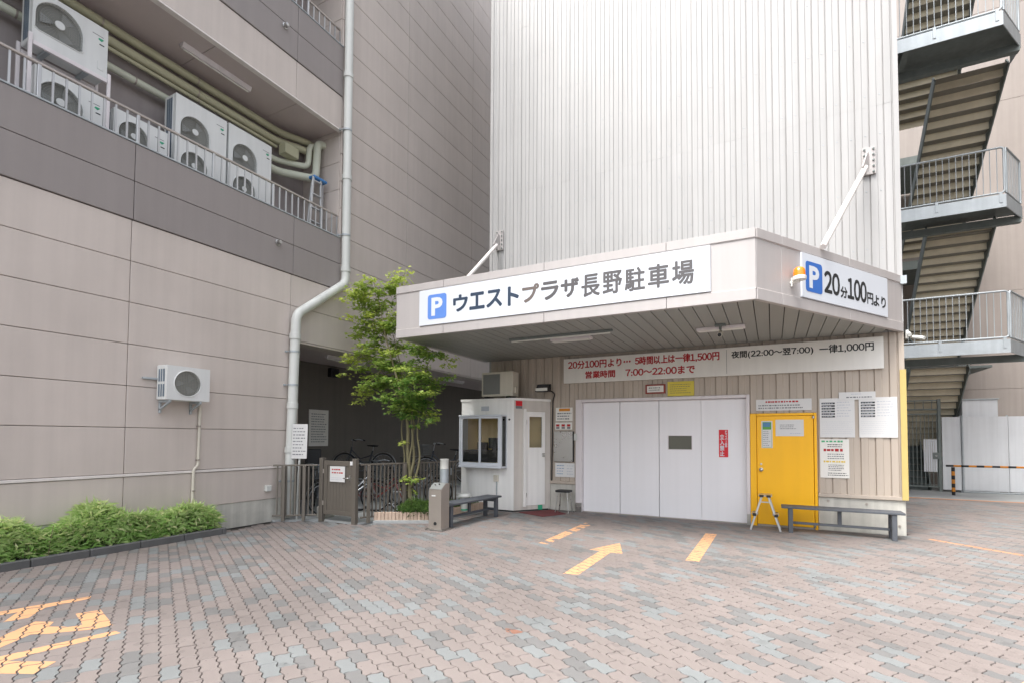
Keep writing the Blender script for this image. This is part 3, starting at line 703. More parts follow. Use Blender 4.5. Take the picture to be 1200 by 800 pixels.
# ------------------------------------------------------------------ downpipe
dp = thing('downpipe', 'large white rainwater downpipe with an offset on the corner of the left building', 'pipe', (-8.28, 6.66, 0))
PT = [(-8.28, 8.0, 13.5), (-8.28, 8.02, 4.95), (-8.28, 6.76, 3.98), (-8.28, 6.66, 0.1)]
MB().tube(smooth_path(PT, 0.14, 6), 0.09, 20).build('pipe_run', 'pipe_white', dp)
for yy, zz in ((8.005, 9.6), (8.015, 7.3), (8.02, 5.25), (6.745, 3.55), (6.715, 2.2), (6.69, 1.35)):
    MB().lathe([(0.091, -0.06), (0.104, -0.055), (0.104, 0.05), (0.091, 0.055)], (-8.28, yy, zz), Z, 20).build('socket', 'pipe_white', dp)
for yy, zz in ((8.0, 8.35), (8.01, 6.0), (6.74, 3.25), (6.72, 2.6), (6.675, 0.75)):
    k = MB(); k.lathe([(0.092, -0.018), (0.098, -0.018), (0.098, 0.018), (0.092, 0.018)], (-8.28, yy, zz), Z, 20); k.box(-8.405, -8.37, yy - 0.13, yy - 0.09, zz - 0.018, zz + 0.018); k.bar((-8.385, yy - 0.11, zz), (-8.3, yy - 0.09, zz), 0.02, 0.012, 0); k.build('bracket', 'galvanised', dp)
one(B(-8.4, -8.33, 6.23, 6.34, 0.58, 0.69, ch=0.008), 'outlet_box', 'pipe_white', 'small white weatherproof outlet low on the wall beside the fence', 'box', (-8.4, 6.28, 0.58))

# ------------------------------------------------------------------ hedge and kerb
kb = thing('kerb', 'dark grey stone kerb along the front of the hedge', 'kerb', (-8.05, 2.5, 0))
yk = -1.4
while yk < 5.25:
    ye = min(yk + 0.6, 5.27); B(-8.11, -8.0, yk + 0.003, ye - 0.003, -0.01, 0.1, ch=0.012).build('kerb_stone', 'kerb_stone', kb); yk = ye
bed = B(-8.408, -8.112, -1.4, 5.26, -0.01, 0.06).build('planting_bed', 'soil'); struct(bed)
def blades(name, cx, cy, rx, ry, h, n, m, seed, length=(0.1, 0.2), z0=0.05, width=0.011, droop=0.6, xclip=None):
    rg = random.Random(seed); V = []; F = []; RN = []
    for i in range(n):
        a = rg.random() * 6.283; rr = math.sqrt(rg.random()); x = cx + rx * rr * math.cos(a); y = cy + ry * rr * math.sin(a)
        top = h * (0.55 + 0.45 * math.sqrt(max(0, 1 - rr * rr))) * (0.82 + 0.3 * math.sin(x * 9 + seed) * math.sin(y * 6.3 + seed * 2))
        zz = z0 + top * (1 - rg.random() ** 2.2 * 0.95); b = Vector((x, y, zz)); L_ = rg.uniform(*length)
        out = Vector((math.cos(a) * rr * 0.7 + rg.gauss(0, .6), math.sin(a) * rr * 0.7 + rg.gauss(0, .6), rg.uniform(-0.1, 0.9))).normalized()
        sd_ = out.cross(Z); sd_ = sd_.normalized() * width * rg.uniform(0.7, 1.3) if sd_.length > 1e-3 else Vector((width, 0, 0))
        mid = b + out * L_ * 0.45; tip = b + out * L_ - Z * (L_ * droop * rg.uniform(0.1, 0.8))
        if xclip is not None:
            for q in (b, mid, tip): q.x = min(max(q.x, xclip + 0.004), 0.16)
        nn = len(V); V += [b, mid - sd_, tip, mid + sd_]; F += [(nn, nn + 1, nn + 2), (nn, nn + 2, nn + 3)]
        c = min(1, max(0, (zz - z0) / max(h, .01) * 0.42 + rg.gauss(0.12, 0.12)))
        if rg.random() < 0.08: c = 1.0
        RN += [c] * 4
    me = bpy.data.meshes.new(name); me.from_pydata([tuple(v) for v in V], [], F); at = me.attributes.new('rnd', 'FLOAT', 'POINT'); at.data.foreach_set('value', RN)
    me.materials.append(MATS[m]); me.update(); return me
for i, (cy, ry, h, n, lab) in enumerate(((2.35, 0.85, 0.46, 4200, 'low dwarf bamboo clump at the left edge of the photo'), (3.62, 0.72, 0.56, 3600, 'tallest dwarf bamboo clump, middle of the hedge'), (4.62, 0.6, 0.46, 2700, 'small dwarf bamboo clump at the right end of the hedge by the drain pipe'))):
    t = thing('bamboo_shrub', lab, 'shrub', (-8.2, cy, 0.055), 'dwarf bamboo clumps along the kerb')
    me = blades('foliage', -0.03, 0, 0.2, ry, h, n, 'leaf_bamboo', 11 + i, (0.11, 0.22), 0.0, 0.0125, 0.6, XW - (-8.2) + 0.0)
    link('foliage', me, t)
    st = MB(); rg = random.Random(i)
    for k in range(26):
        x = rg.uniform(-0.16, 0.14); y = rg.uniform(-ry * 0.9, ry * 0.9); hh = h * rg.uniform(0.5, 0.8); st.tube([(x, y, 0), (x + rg.uniform(-.04, .04), y + rg.uniform(-.05, .05), hh)], 0.004, 4, False)
    st.v = [tuple(Vector(p) + Vector((-8.2, cy, 0.055))) for p in st.v]; st.build('stems', 'bark', t)

# ------------------------------------------------------------------ fence and gate
def fence(label, P, Q, top, posts, z0=0.03, inset=0.09):
    P = Vector((P[0], P[1], 0)); Q = Vector((Q[0], Q[1], 0)); d = (Q - P).normalized(); n = d.cross(Z); L_ = (Q - P).length
    t = thing('bar_fence', label, 'fence', P, 'bronze bar fences of the bicycle yard')
    MB().bar(P + Z * top, Q + Z * top, 0.045, 0.03, 0.005).build('top_rail', 'fence_bronze', t)
    MB().bar(P + Z * (z0 + inset), Q + Z * (z0 + inset), 0.04, 0.028, 0.004).build('bottom_rail', 'fence_bronze', t)
    for s_ in posts:
        c = P + d * s_; MB().obox(c + n * 0.05 + Z * ((top + z0) / 2 - 0.01), d, n, Z, (0.028, 0.028, (top - z0) / 2), 0.005).build('post', 'fence_bronze', t)
    bme = None; k = int(L_ / 0.082)
    for i in range(1, k + 1):
        c = P + d * (L_ * i / (k + 1))
        if bme is None:
            q = MB().obox(P + Z * ((top + z0 + inset) / 2), d, n, Z, (0.0115, 0.0115, (top - z0 - inset) / 2 - 0.012)).build('bar', 'fence_bronze', t); bme = q.data
        else: q = link('bar', bme, t)
        q.location = d * (L_ * i / (k + 1))
    return t
fence('bronze bar fence between the grey wall and the gate', (-8.33, 6.36), (-7.72, 6.86), 1.06, (0.2, 0.56))
fence('bronze bar fence between the gate and the white booth, behind the tree', (-6.74, 6.98), (-6.0, 9.12), 1.09, (0.14, 0.9, 1.8))
gt = thing('gate', 'bronze panel gate with a paper notice and lever handle', 'gate', (-7.2, 6.92, 0))
for xx in (-7.66, -6.82): B(xx - 0.045, xx + 0.045, 6.88, 6.97, -0.01, 1.2, ch=0.006).build('gate_post', 'fence_bronze', gt)
B(-7.60, -7.52, 6.9, 6.945, 0.14, 1.15, ch=0.004).build('stile', 'fence_bronze', gt); B(-6.96, -6.88, 6.9, 6.945, 0.14, 1.15, ch=0.004).build('stile', 'fence_bronze', gt)
B(-7.52, -6.96, 6.9, 6.945, 1.06, 1.15, ch=0.004).build('rail', 'fence_bronze', gt); B(-7.52, -6.96, 6.9, 6.945, 0.14, 0.22, ch=0.004).build('rail', 'fence_bronze', gt)
for k in range(7): B(-7.52 + k * 0.08 + 0.002, -7.52 + (k + 1) * 0.08 - 0.002, 6.915, 6.935, 0.22, 1.06, ch=0.003).build('board', 'fence_bronze', gt)
k = MB(); k.tube([(-6.93, 6.9, 0.84), (-6.93, 6.86, 0.84), (-7.05, 6.855, 0.835)], 0.011, 8); k.box(-6.955, -6.905, 6.893, 6.899, 0.79, 0.89); k.build('handle', 'steel', gt)
for zz in (0.35, 0.95): MB().tube([(-7.608, 6.9, zz - 0.04), (-7.608, 6.9, zz + 0.04)], 0.014, 8).build('hinge', 'steel_dull', gt)
B(-6.90, -6.84, 6.872, 6.879, 1.08, 1.15).build('sticker', 'paper', gt)
nb = thing('paper_notice', 'white paper notice with red lettering on the gate', 'notice', (-7.25, 6.89, 0.84))
B(-7.43, -7.05, 6.893, 6.9, 0.76, 1.05).build('sheet', 'paper', nb)
print_lines((0, 6.8915, 0), X, Z, (-7.38, -7.1, 0.9, 1.02), 2, 'ink_red', nb, 0.85, 0.5, 3); print_lines((0, 6.8915, 0), X, Z, (-7.4, -7.08, 0.79, 0.85), 2, 'ink_pale', nb, 0.9, 0.4, 4)
# leaning sign post
sp = thing('sign_post', 'white notice board on a leaning white pole behind the bar fence', 'sign', (-8.10, 6.74, 0.025))
MB().tube([(-8.12, 6.74, 0.0), (-8.10, 6.74, 0.85), (-8.02, 6.73, 1.8)], 0.02, 10).build('pole', 'pipe_white', sp)
u_ = Vector((0.93, 0.36, 0)).normalized(); w_ = Vector((0.05, -0.02, 1)).normalized(); n_ = u_.cross(w_)
MB().obox(Vector((-8.04, 6.70, 1.51)), u_, w_, n_, (0.155, 0.33, 0.006), 0.003).build('board', 'paper', sp)
print_lines(Vector((-8.04, 6.70, 1.51)) + n_ * 0.0075, u_, w_, (-0.13, 0.13, -0.28, 0.28), 9, 'ink_soft', sp, 0.8, 0.35, 8)
one(B(-7.95, -7.72, 7.05, 7.3, 0.025, 0.24, ch=0.015), 'concrete_block', 'concrete', 'stained concrete block behind the bars left of the gate', 'block', (-7.83, 7.17, 0.025))
# bay fittings
nt2 = thing('wall_notice', 'grey printed notice board on the dark wall of the bicycle bay', 'notice', (-10.5, 9.32, 1.36))
B(-10.499, -10.48, 9.01, 9.64, 1.36, 2.3, ch=0.003).build('board', 'board_cream', nt2)
print_lines((-10.478, 0, 0), Y, Z, (9.08, 9.58, 1.44, 2.22), 12, 'ink_soft', nt2, 0.85, 0.35, 5)
k = thing('wall_speaker', 'small black box high on the bicycle bay wall', 'speaker', (-10.5, 9.74, 3.2)); B(-10.499, -10.36, 9.6, 9.88, 3.19, 3.43, ch=0.012).build('housing', 'black_plastic', k); MB().lathe([(0.07, 0), (0.09, 0.008), (0.0, 0.004)], (-10.36, 9.74, 3.31), X, 16).build('cone', 'rubber', k)

# ================================================================== BICYCLES
def bicycle(label, frame='bike_paint', basket=True, loc=(0, 0, 0), rz=0, lean=0.0, child=False):
    t = thing('bicycle', label, 'bicycle', (0, 0, 0), 'bicycles parked in the bay')
    R_ = 0.33
    for xx in (-0.53, 0.53):
        ty = MB(); N_ = 28
        ty.tube([(xx + (R_ - 0.018) * math.cos(a), 0, R_ + (R_ - 0.018) * math.sin(a)) for a in [2 * math.pi * j / N_ for j in range(N_ + 1)]], 0.018, 6, False); w = ty.build('wheel', 'rubber', t)
        ri = MB(); ri.tube([(xx + 0.292 * math.cos(a), 0, R_ + 0.292 * math.sin(a)) for a in [2 * math.pi * j / N_ for j in range(N_ + 1)]], 0.011, 5, False)
        ri.build('rim', 'bike_silver', w)
        sp_ = MB()
        for j in range(18):
            a = 2 * math.pi * j / 18; sp_.tube([(xx + 0.02 * math.cos(a + 1), 0.02 if j % 2 else -0.02, R_ + 0.02 * math.sin(a + 1)), (xx + 0.288 * math.cos(a), 0, R_ + 0.288 * math.sin(a))], 0.0018, 3, False)
        sp_.tube([(xx, -0.05, R_), (xx, 0.05, R_)], 0.018, 8); sp_.build('spokes', 'bike_silver', w)
        fe = MB()
        aa = [math.radians(q) for q in range(20 if xx > 0 else 10, 171 if xx > 0 else 200, 10)]
        fv = []
        for a in aa: fv += [(xx + 0.352 * math.cos(a), -0.025, R_ + 0.352 * math.sin(a)), (xx + 0.36 * math.cos(a), 0, R_ + 0.36 * math.sin(a)), (xx + 0.352 * math.cos(a), 0.025, R_ + 0.352 * math.sin(a))]
        fe.add(fv, [(3 * i + j, 3 * i + j + 1, 3 * i + j + 4, 3 * i + j + 3) for i in range(len(aa) - 1) for j in (0, 1)], True); fe.build('mudguard', 'bike_silver', t, recalc=False)
    fr = MB(); bb = (-0.1, 0, 0.3); st = (-0.24, 0, 0.72); hd = (0.34, 0, 0.82); hb = (0.38, 0, 0.62)
    fr.tube([bb, st], 0.016, 8); fr.tube([bb, hb], 0.02, 8); fr.tube([(-0.2, 0, 0.6), (0.1, 0, 0.5), (0.35, 0, 0.74)], 0.015, 8); fr.tube([hd, hb], 0.022, 8)
    for s_ in (-1, 1):
        fr.tube([bb, (-0.53, 0.05 * s_, R_)], 0.01, 6); fr.tube([(-0.21, 0.01 * s_, 0.62), (-0.53, 0.05 * s_, R_)], 0.009, 6); fr.tube([hb, (0.41, 0.05 * s_, 0.56), (0.53, 0.05 * s_, R_)], 0.012, 6)
    fr.build('frame', frame, t)
    hbm = MB(); hbm.tube([hd, (0.31, 0, 0.98)], 0.012, 8); hbm.tube(smooth_path([(0.12, -0.28, 0.98), (0.26, -0.2, 1.02), (0.33, -0.06, 0.99), (0.33, 0.06, 0.99), (0.26, 0.2, 1.02), (0.12, 0.28, 0.98)], 0.06), 0.011, 8); hb_ = hbm.build('handlebar', 'bike_silver', t)
    for s_ in (-1, 1): MB().tube([(0.2, 0.25 * s_ , 1.002), (0.1, 0.286 * s_, 0.977)], 0.016, 8).build('grip', 'rubber', hb_)
    sa = MB(); sa.add([(-0.36, -0.09, 0.86), (-0.36, 0.09, 0.86), (-0.22, 0.06, 0.87), (-0.08, 0.018, 0.865), (-0.08, -0.018, 0.865), (-0.22, -0.06, 0.87), (-0.34, -0.07, 0.82), (-0.34, 0.07, 0.82), (-0.1, 0.012, 0.835), (-0.1, -0.012, 0.835)], [(0, 1, 2, 5), (5, 2, 3, 4), (0, 6, 7, 1), (1, 7, 8, 3, 2), (3, 8, 9, 4), (4, 9, 6, 0, 5), (6, 9, 8, 7)], True); sa.build('saddle', 'rubber', t)
    MB().tube([st, (-0.26, 0, 0.83)], 0.012, 8).build('seat_post', 'bike_silver', t)
    ck = MB(); ck.lathe([(0.095, -0.004), (0.095, 0.004)], (-0.1, 0.05, 0.3), Y, 20); ck.bar((-0.1, 0.06, 0.3), (0.02, 0.06, 0.2), 0.02, 0.012, 0); ck.bar((-0.1, -0.06, 0.3), (-0.22, -0.06, 0.4), 0.02, 0.012, 0); ck.box(-0.02, 0.06, 0.065, 0.15, 0.19, 0.21); ck.box(-0.26, -0.18, -0.15, -0.065, 0.39, 0.41); ck.build('crank', 'bike_silver', t)
    if basket:
        bk = MB()
        for k in range(7):
            zz = 0.72 + 0.04 * k; f_ = 0.85 + 0.15 * k / 6; x0, x1, yy = 0.42, 0.42 + 0.28 * f_, 0.18 * f_
            bk.tube([(x0, -yy, zz), (x1, -yy, zz), (x1, yy, zz), (x0, yy, zz), (x0, -yy, zz)], 0.004 if k < 6 else 0.007, 4, False)
        for k in range(7):
            f0 = -1 + 2 * k / 6; bk.tube([(0.655, 0.153 * f0, 0.72), (0.70, 0.18 * f0, 0.96)], 0.003, 4, False)
            for s_ in (-1, 1): bk.tube([(0.42 + 0.235 * k / 6, 0.153 * s_, 0.72), (0.42 + 0.28 * k / 6, 0.18 * s_, 0.96)], 0.003, 4, False)
        bk.box(0.42, 0.655, -0.15, 0.15, 0.715, 0.722); bk.build('basket', 'basket_wire', t)
    if child:
        ch = MB(); ch.box(-0.62, -0.34, -0.16, 0.16, 0.9, 0.96, ch=0.02); ch.box(-0.66, -0.6, -0.16, 0.16, 0.92, 1.3, ch=0.025); ch.box(-0.6, -0.4, -0.18, -0.15, 0.92, 1.1, ch=0.012); ch.box(-0.6, -0.4, 0.15, 0.18, 0.92, 1.1, ch=0.012); ch.build('child_seat', 'black_plastic', t)
    sk = MB(); sk.tube([(-0.53, 0.06, R_), (-0.5, 0.14, 0.0)], 0.009, 6); sk.build('kickstand', 'bike_silver', t)
    t.location = loc; t.rotation_euler = (lean, 0, rz); return t
ZF = 0.025
bicycle('bicycle with a dark front basket and silver handlebar behind the gate', basket=True, loc=(-8.75, 7.75, ZF), rz=math.radians(-35), child=True)
bicycle('dark bicycle with its black wheel up against the bay wall, left of the tree', 'bike_paint', False, (-9.55, 10.0, ZF + 0.5), math.radians(200))
rack = thing('bicycle_rack', 'steel rack lifting a bicycle against the bay wall', 'rack', (-9.55, 10.0, ZF))
for q in (-0.53, 0.53):
    c = Vector((-9.55, 10.0, 0)) + Vector((math.cos(math.radians(200)), math.sin(math.radians(200)), 0)) * q; B(c.x - 0.03, c.x + 0.03, c.y - 0.03, c.y + 0.03, ZF, ZF + 0.46, ch=0.004).build('post', 'galvanised_dark', rack)
d_ = Vector((math.cos(math.radians(200)), math.sin(math.radians(200)), 0)); MB().bar(Vector((-9.55, 10.0, ZF + 0.48)) - d_ * 0.8, Vector((-9.55, 10.0, ZF + 0.48)) + d_ * 0.8, 0.09, 0.03, 0.003).build('rail', 'galvanised_dark', rack)
bicycle('reddish bicycle standing behind the bars, left of the tree stems', 'bike_red', True, (-7.35, 8.2, ZF), math.radians(10))
bicycle('silver framed bicycle with shiny wheels right of the tree stems', 'bike_silver', True, (-7.3, 9.3, ZF), math.radians(25))
bicycle('dark bicycle half hidden by the booth, handlebar at the window', 'bike_paint', True, (-7.35, 10.6, ZF + 0.42), math.radians(200), child=True)
rk2 = thing('bicycle_rack', 'steel rack lifting the bicycle beside the booth', 'rack', (-7.35, 10.6, ZF))
d_ = Vector((math.cos(math.radians(200)), math.sin(math.radians(200)), 0))
for q in (-0.53, 0.53):
    c = Vector((-7.35, 10.6, 0)) + d_ * q; B(c.x - 0.03, c.x + 0.03, c.y - 0.03, c.y + 0.03, ZF, ZF + 0.38, ch=0.004).build('post', 'galvanised_dark', rk2)
MB().bar(Vector((-7.35, 10.6, ZF + 0.4)) - d_ * 0.8, Vector((-7.35, 10.6, ZF + 0.4)) + d_ * 0.8, 0.09, 0.03, 0.003).build('rail', 'galvanised_dark', rk2)
bicycle('silver bicycle standing behind the bars just right of the gate', 'bike_silver', True, (-7.75, 7.75, ZF), math.radians(60))
bicycle('dark bicycle in the second row behind the tree stems', 'bike_paint', True, (-8.3, 9.4, ZF), math.radians(170))
bicycle('dark bicycle farthest back beside the bay wall', 'bike_paint', True, (-9.3, 12.2, ZF), math.radians(185))

# ================================================================== PLANTER AND TREE
pl = thing('planter_bed', 'low planter with a vertical brick edge at the foot of the tree', 'planter', (-6.2, 7.8, 0))
FA, FB = Vector((-6.66, 7.26, 0)), Vector((-5.72, 7.80, 0)); FC = Vector((-5.66, 9.55, 0))
MB().prism([(-6.60, 7.34), (-5.78, 7.86), (-5.74, 9.5), (-6.0, 9.5), (-6.05, 8.8)], (0, 0, -0.01), X, Y, Z, 0.13).build('soil', 'soil', pl)
for P_, Q_ in ((FA, FB), (FB, FC)):
    d = (Q_ - P_).normalized(); n = d.cross(Z); L_ = (Q_ - P_).length; k = int(L_ / 0.064)
    MB().obox((P_ + Q_) / 2 + n * 0.04 + Z * 0.02, d, n, Z, (L_ / 2, 0.07, 0.03), 0.006).build('footing', 'concrete_floor', pl)
    for i in range(k):
        c = P_ + d * (L_ * (i + 0.5) / k) + Z * (0.12 + random.uniform(-0.004, 0.004))
        MB().obox(c, d, n, Z, (L_ / k / 2 - 0.003, 0.045, 0.075), 0.006).build('brick', 'planter_brick', pl)
gr_ = thing('ground_cover', 'tufts of green grass filling the brick edged planter', 'grass', (-6.1, 8.0, 0.12)); gr_['kind'] = 'stuff'; del gr_['category']
link('blades', blades('blades', 0.0, -0.05, 0.40, 0.42, 0.24, 2200, 'leaf_grass', 31, (0.07, 0.15), 0.0, 0.006, 0.5), gr_)
link('blades', blades('blades', 0.2, 0.95, 0.18, 0.6, 0.18, 900, 'leaf_grass', 33, (0.07, 0.15), 0.0, 0.006, 0.5), gr_)

TB = Vector((-6.27, 7.92, 0.1)); rgt_ = random.Random(21)
tr = thing('maple_tree', 'slender multi-stemmed green maple standing in the brick edged planter', 'tree', TB)
CL = [(438, 338, 20, 190), (424, 347, 15, 110), (456, 335, 16, 130), (474, 322, 8, 20), (411, 345, 7, 28), (444, 362, 26, 260), (430, 385, 20, 190), (448, 395, 26, 260), (462, 378, 14, 130),
      (424, 414, 17, 150), (409, 421, 9, 55), (444, 424, 22, 240), (466, 424, 24, 280), (490, 408, 16, 130), (506, 414, 11, 70), (522, 421, 6, 16), (462, 446, 22, 260), (484, 446, 26, 330), (502, 448, 11, 100),
      (441, 450, 13, 100), (427, 458, 9, 45), (420, 468, 5, 14), (472, 468, 22, 280), (492, 468, 20, 250), (482, 486, 18, 190), (502, 487, 8, 50), (478, 520, 5, 10), (483, 562, 7, 26), (478, 575, 5, 12), (403, 437, 5, 10), (404, 352, 4, 10)]
stems = []
def branch(P, r0, r1, n=7):
    mb = MB(); P = smooth_path(P, 0.25, 4); m_ = len(P); mb.tube(P, 0, n, True, [r0 + (r1 - r0) * i / (m_ - 1) for i in range(m_)]); mb.build('trunk', 'bark', tr); return P
def tp(px_, py_, dy): return pix(px_, py_, 1, TB.y + dy)
FK = tp(479, 574, 0); FK2 = tp(481, 556, 0.02)
SPINES = [([TB, FK, FK2, tp(477, 528, -.02), tp(479, 500, -.06), tp(470, 462, -.1), tp(461, 428, -.1), tp(450, 388, -.1), tp(446, 360, -.05), tp(438, 330, 0)], 0.05),
          ([FK2, tp(486, 536, .04), tp(483, 512, .06), tp(486, 492, .08), tp(475, 462, .1), tp(469, 425, .1), tp(453, 362, .1)], 0.03),
          ([FK, tp(487, 560, 0), tp(493, 534, 0), tp(488, 508, 0), tp(492, 480, 0), tp(495, 440, .05), tp(508, 412, .1)], 0.024),
          ([FK, tp(472, 555, .03), tp(475, 534, .06), tp(470, 508, .1), tp(472, 482, .1), tp(456, 442, 0), tp(425, 415, -.1)], 0.022),
          ([FK2, tp(479, 540, -.04), tp(484, 515, -.07), tp(481, 490, -.08), tp(490, 455, -.1), tp(505, 450, -.1)], 0.02)]
allp = []
for P_, r_ in SPINES: allp += branch(P_, r_, 0.006)
V = []; F = []; RN = []; tw = MB()
for cx_, cy_, rp, n in CL:
    dy = rgt_.uniform(-0.28, 0.28) if rp > 10 else rgt_.uniform(-0.15, 0.15)
    c = tp(cx_, cy_, dy); R_ = rp / 60.0
    near = min(allp, key=lambda p: (p - c).length)
    if (near - c).length > 0.06: tw.tube([near, (near + c) / 2 + Vector((0, 0, 0.05)), c], 0.006, 5, False, [0.008, 0.006, 0.003])
    subs = [c + Vector((rgt_.gauss(0, .5) * R_, rgt_.gauss(0, .5) * R_, rgt_.gauss(0, .42) * R_)) for _ in range(max(2, n // 14))]
    for s_ in subs: tw.tube([c, s_], 0.003, 3, False)
    for i in range(int(n * 2.6)):
        s_ = rgt_.choice(subs); p = s_ + Vector((rgt_.gauss(0, .085), rgt_.gauss(0, .085), rgt_.gauss(0, .028)))
        out = (p - c); out.z = 0; out = out.normalized() if out.length > 1e-3 else Vector((1, 0, 0))
        d = (out + Vector((rgt_.gauss(0, .6), rgt_.gauss(0, .6), rgt_.uniform(-.75, .05)))).normalized(); L_ = rgt_.uniform(0.05, 0.085)
        sd_ = d.cross(Vector((rgt_.gauss(0, .35), rgt_.gauss(0, .35), 1))).normalized()
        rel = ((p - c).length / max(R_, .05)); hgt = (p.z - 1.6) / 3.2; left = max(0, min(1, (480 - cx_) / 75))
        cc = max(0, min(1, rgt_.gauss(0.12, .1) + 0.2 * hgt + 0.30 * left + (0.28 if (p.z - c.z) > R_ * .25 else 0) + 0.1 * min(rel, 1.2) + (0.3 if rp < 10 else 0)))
        for ang, ls in ((0, 1.0), (0.85, 0.78), (-0.85, 0.78)):
            e = (d * math.cos(ang) + sd_ * math.sin(ang)); f_ = (sd_ * math.cos(ang) - d * math.sin(ang)) * L_ * 0.24 * ls; nn = len(V)
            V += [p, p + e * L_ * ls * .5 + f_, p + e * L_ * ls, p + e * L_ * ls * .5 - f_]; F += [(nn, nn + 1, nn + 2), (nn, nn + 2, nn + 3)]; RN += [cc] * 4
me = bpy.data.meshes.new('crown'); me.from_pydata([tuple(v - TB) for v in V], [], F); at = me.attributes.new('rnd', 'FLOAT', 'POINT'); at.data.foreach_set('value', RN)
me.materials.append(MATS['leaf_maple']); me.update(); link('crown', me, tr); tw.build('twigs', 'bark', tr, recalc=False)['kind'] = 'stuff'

# ================================================================== YARD FURNITURE
ic = thing('ticket_post', 'short bronze ticket post with a slanted steel top beside the bench', 'ticket post', (-5.15, 7.25, 0))
B(-5.36, -5.0, 7.1, 7.42, 0.0, 0.025, ch=0.004).build('base_plate', 'steel', ic)
MB().prism([(7.14, 0.025), (7.38, 0.025), (7.38, 0.80), (7.28, 0.80), (7.14, 0.70)], (-5.31, 0, 0), Y, Z, X, 0.26).build('housing', 'steel_dull', ic)
u_ = Vector((0, 0.14, 0.10)).normalized(); n_ = X.cross(u_)
MB().obox(Vector((-5.18, 7.208, 0.757)), X, u_, n_, (0.125, 0.084, 0.006), 0.003).build('top_plate', 'aluminium', ic)
B(-5.25, -5.17, 7.134, 7.139, 0.585, 0.605).build('slot', 'paper', ic)
MB().lathe([(0.03, 0.0), (0.03, 0.008), (0.0, 0.008)], (-5.17, 7.14, 0.12), (0, -1, 0), 14).build('lock', 'black_plastic', ic)
k = MB(); k.tube([(-5.22, 7.2, 0.772), (-5.22, 7.2, 0.79)], 0.012, 8); k.tube([(-5.15, 7.22, 0.78), (-5.15, 7.22, 0.80)], 0.012, 8); k.build('button', 'black_plastic', ic)
bo = thing('bollard_light', 'grey bollard light with a pale head behind the ticket post', 'bollard', (-5.7, 8.15, 0))
MB().lathe([(0.1, -0.0), (0.1, 0.02), (0.085, 0.025), (0.085, 0.955)], (-5.7, 8.15, 0.03), Z, 24).build('shaft', 'galvanised', bo)
MB().lathe([(0.082, 0.96), (0.082, 1.13), (0.088, 1.135), (0.088, 1.155), (0.0, 1.16)], (-5.7, 8.15, 0.03), Z, 24).build('head', 'lamp_off', bo)
def bench(label, L_, Wd, H_, loc, rz, mid=True):
    t = thing('bench', label, 'bench')
    n = 3; g_ = 0.006; w = (Wd - g_ * (n - 1)) / n
    for i in range(n): B(-L_ / 2, L_ / 2, -Wd / 2 + i * (w + g_), -Wd / 2 + i * (w + g_) + w, H_ - 0.035, H_, ch=0.005).build('seat_plank', 'bench_grey', t)
    for xx in (-L_ / 2 + 0.14, L_ / 2 - 0.14):
        for yy in (-Wd / 2 + 0.05, Wd / 2 - 0.05): B(xx - 0.035, xx + 0.035, yy - 0.035, yy + 0.035, 0.0, H_ - 0.036, ch=0.005).build('leg', 'bench_grey', t)
        B(xx - 0.02, xx + 0.02, -Wd / 2 + 0.086, Wd / 2 - 0.086, H_ - 0.11, H_ - 0.037).build('end_rail', 'bench_grey', t)
    B(-L_ / 2 + 0.176, L_ / 2 - 0.176, -0.02, 0.02, 0.14, 0.18, ch=0.004).build('stretcher', 'bench_grey', t)
    B(-0.03, 0.03, -0.019, 0.019, 0.181, H_ - 0.037, ch=0.003).build('middle_strut', 'bench_grey', t)
    for xx in (-L_ / 2 + 0.14, L_ / 2 - 0.14): B(xx - 0.018, xx + 0.018, -Wd / 2 + 0.086, Wd / 2 - 0.086, 0.14, 0.18).build('end_stretcher', 'bench_grey', t)
    t.location = loc; t.rotation_euler = (0, 0, rz); return t
bench('weathered grey wooden bench in front of the white booth', 1.75, 0.36, 0.42, (-5.18, 8.25, 0), math.radians(86))
bench('weathered grey wooden bench against the tower wall by the yellow door', 1.72, 0.34, 0.45, (0.98, 10.06, 0), math.radians(0))
wl = thing('garden_lamp', 'small white round topped bucket light behind the left bench', 'lamp', (-5.62, 8.75, 0.1))
MB().lathe([(0.07, 0.0), (0.075, 0.28), (0.07, 0.3)], (-5.62, 8.75, 0.1), Z, 18).build('body', 'pipe_white', wl); MB().lathe([(0.15, 0.3), (0.155, 0.32), (0.13, 0.36), (0.0, 0.37)], (-5.62, 8.75, 0.1), Z, 18).build('lid', 'pipe_white', wl)
MB().lathe([(0.077, 0.02), (0.079, 0.05)], (-5.62, 8.75, 0.1), Z, 18).build('band', 'logo_green', wl)
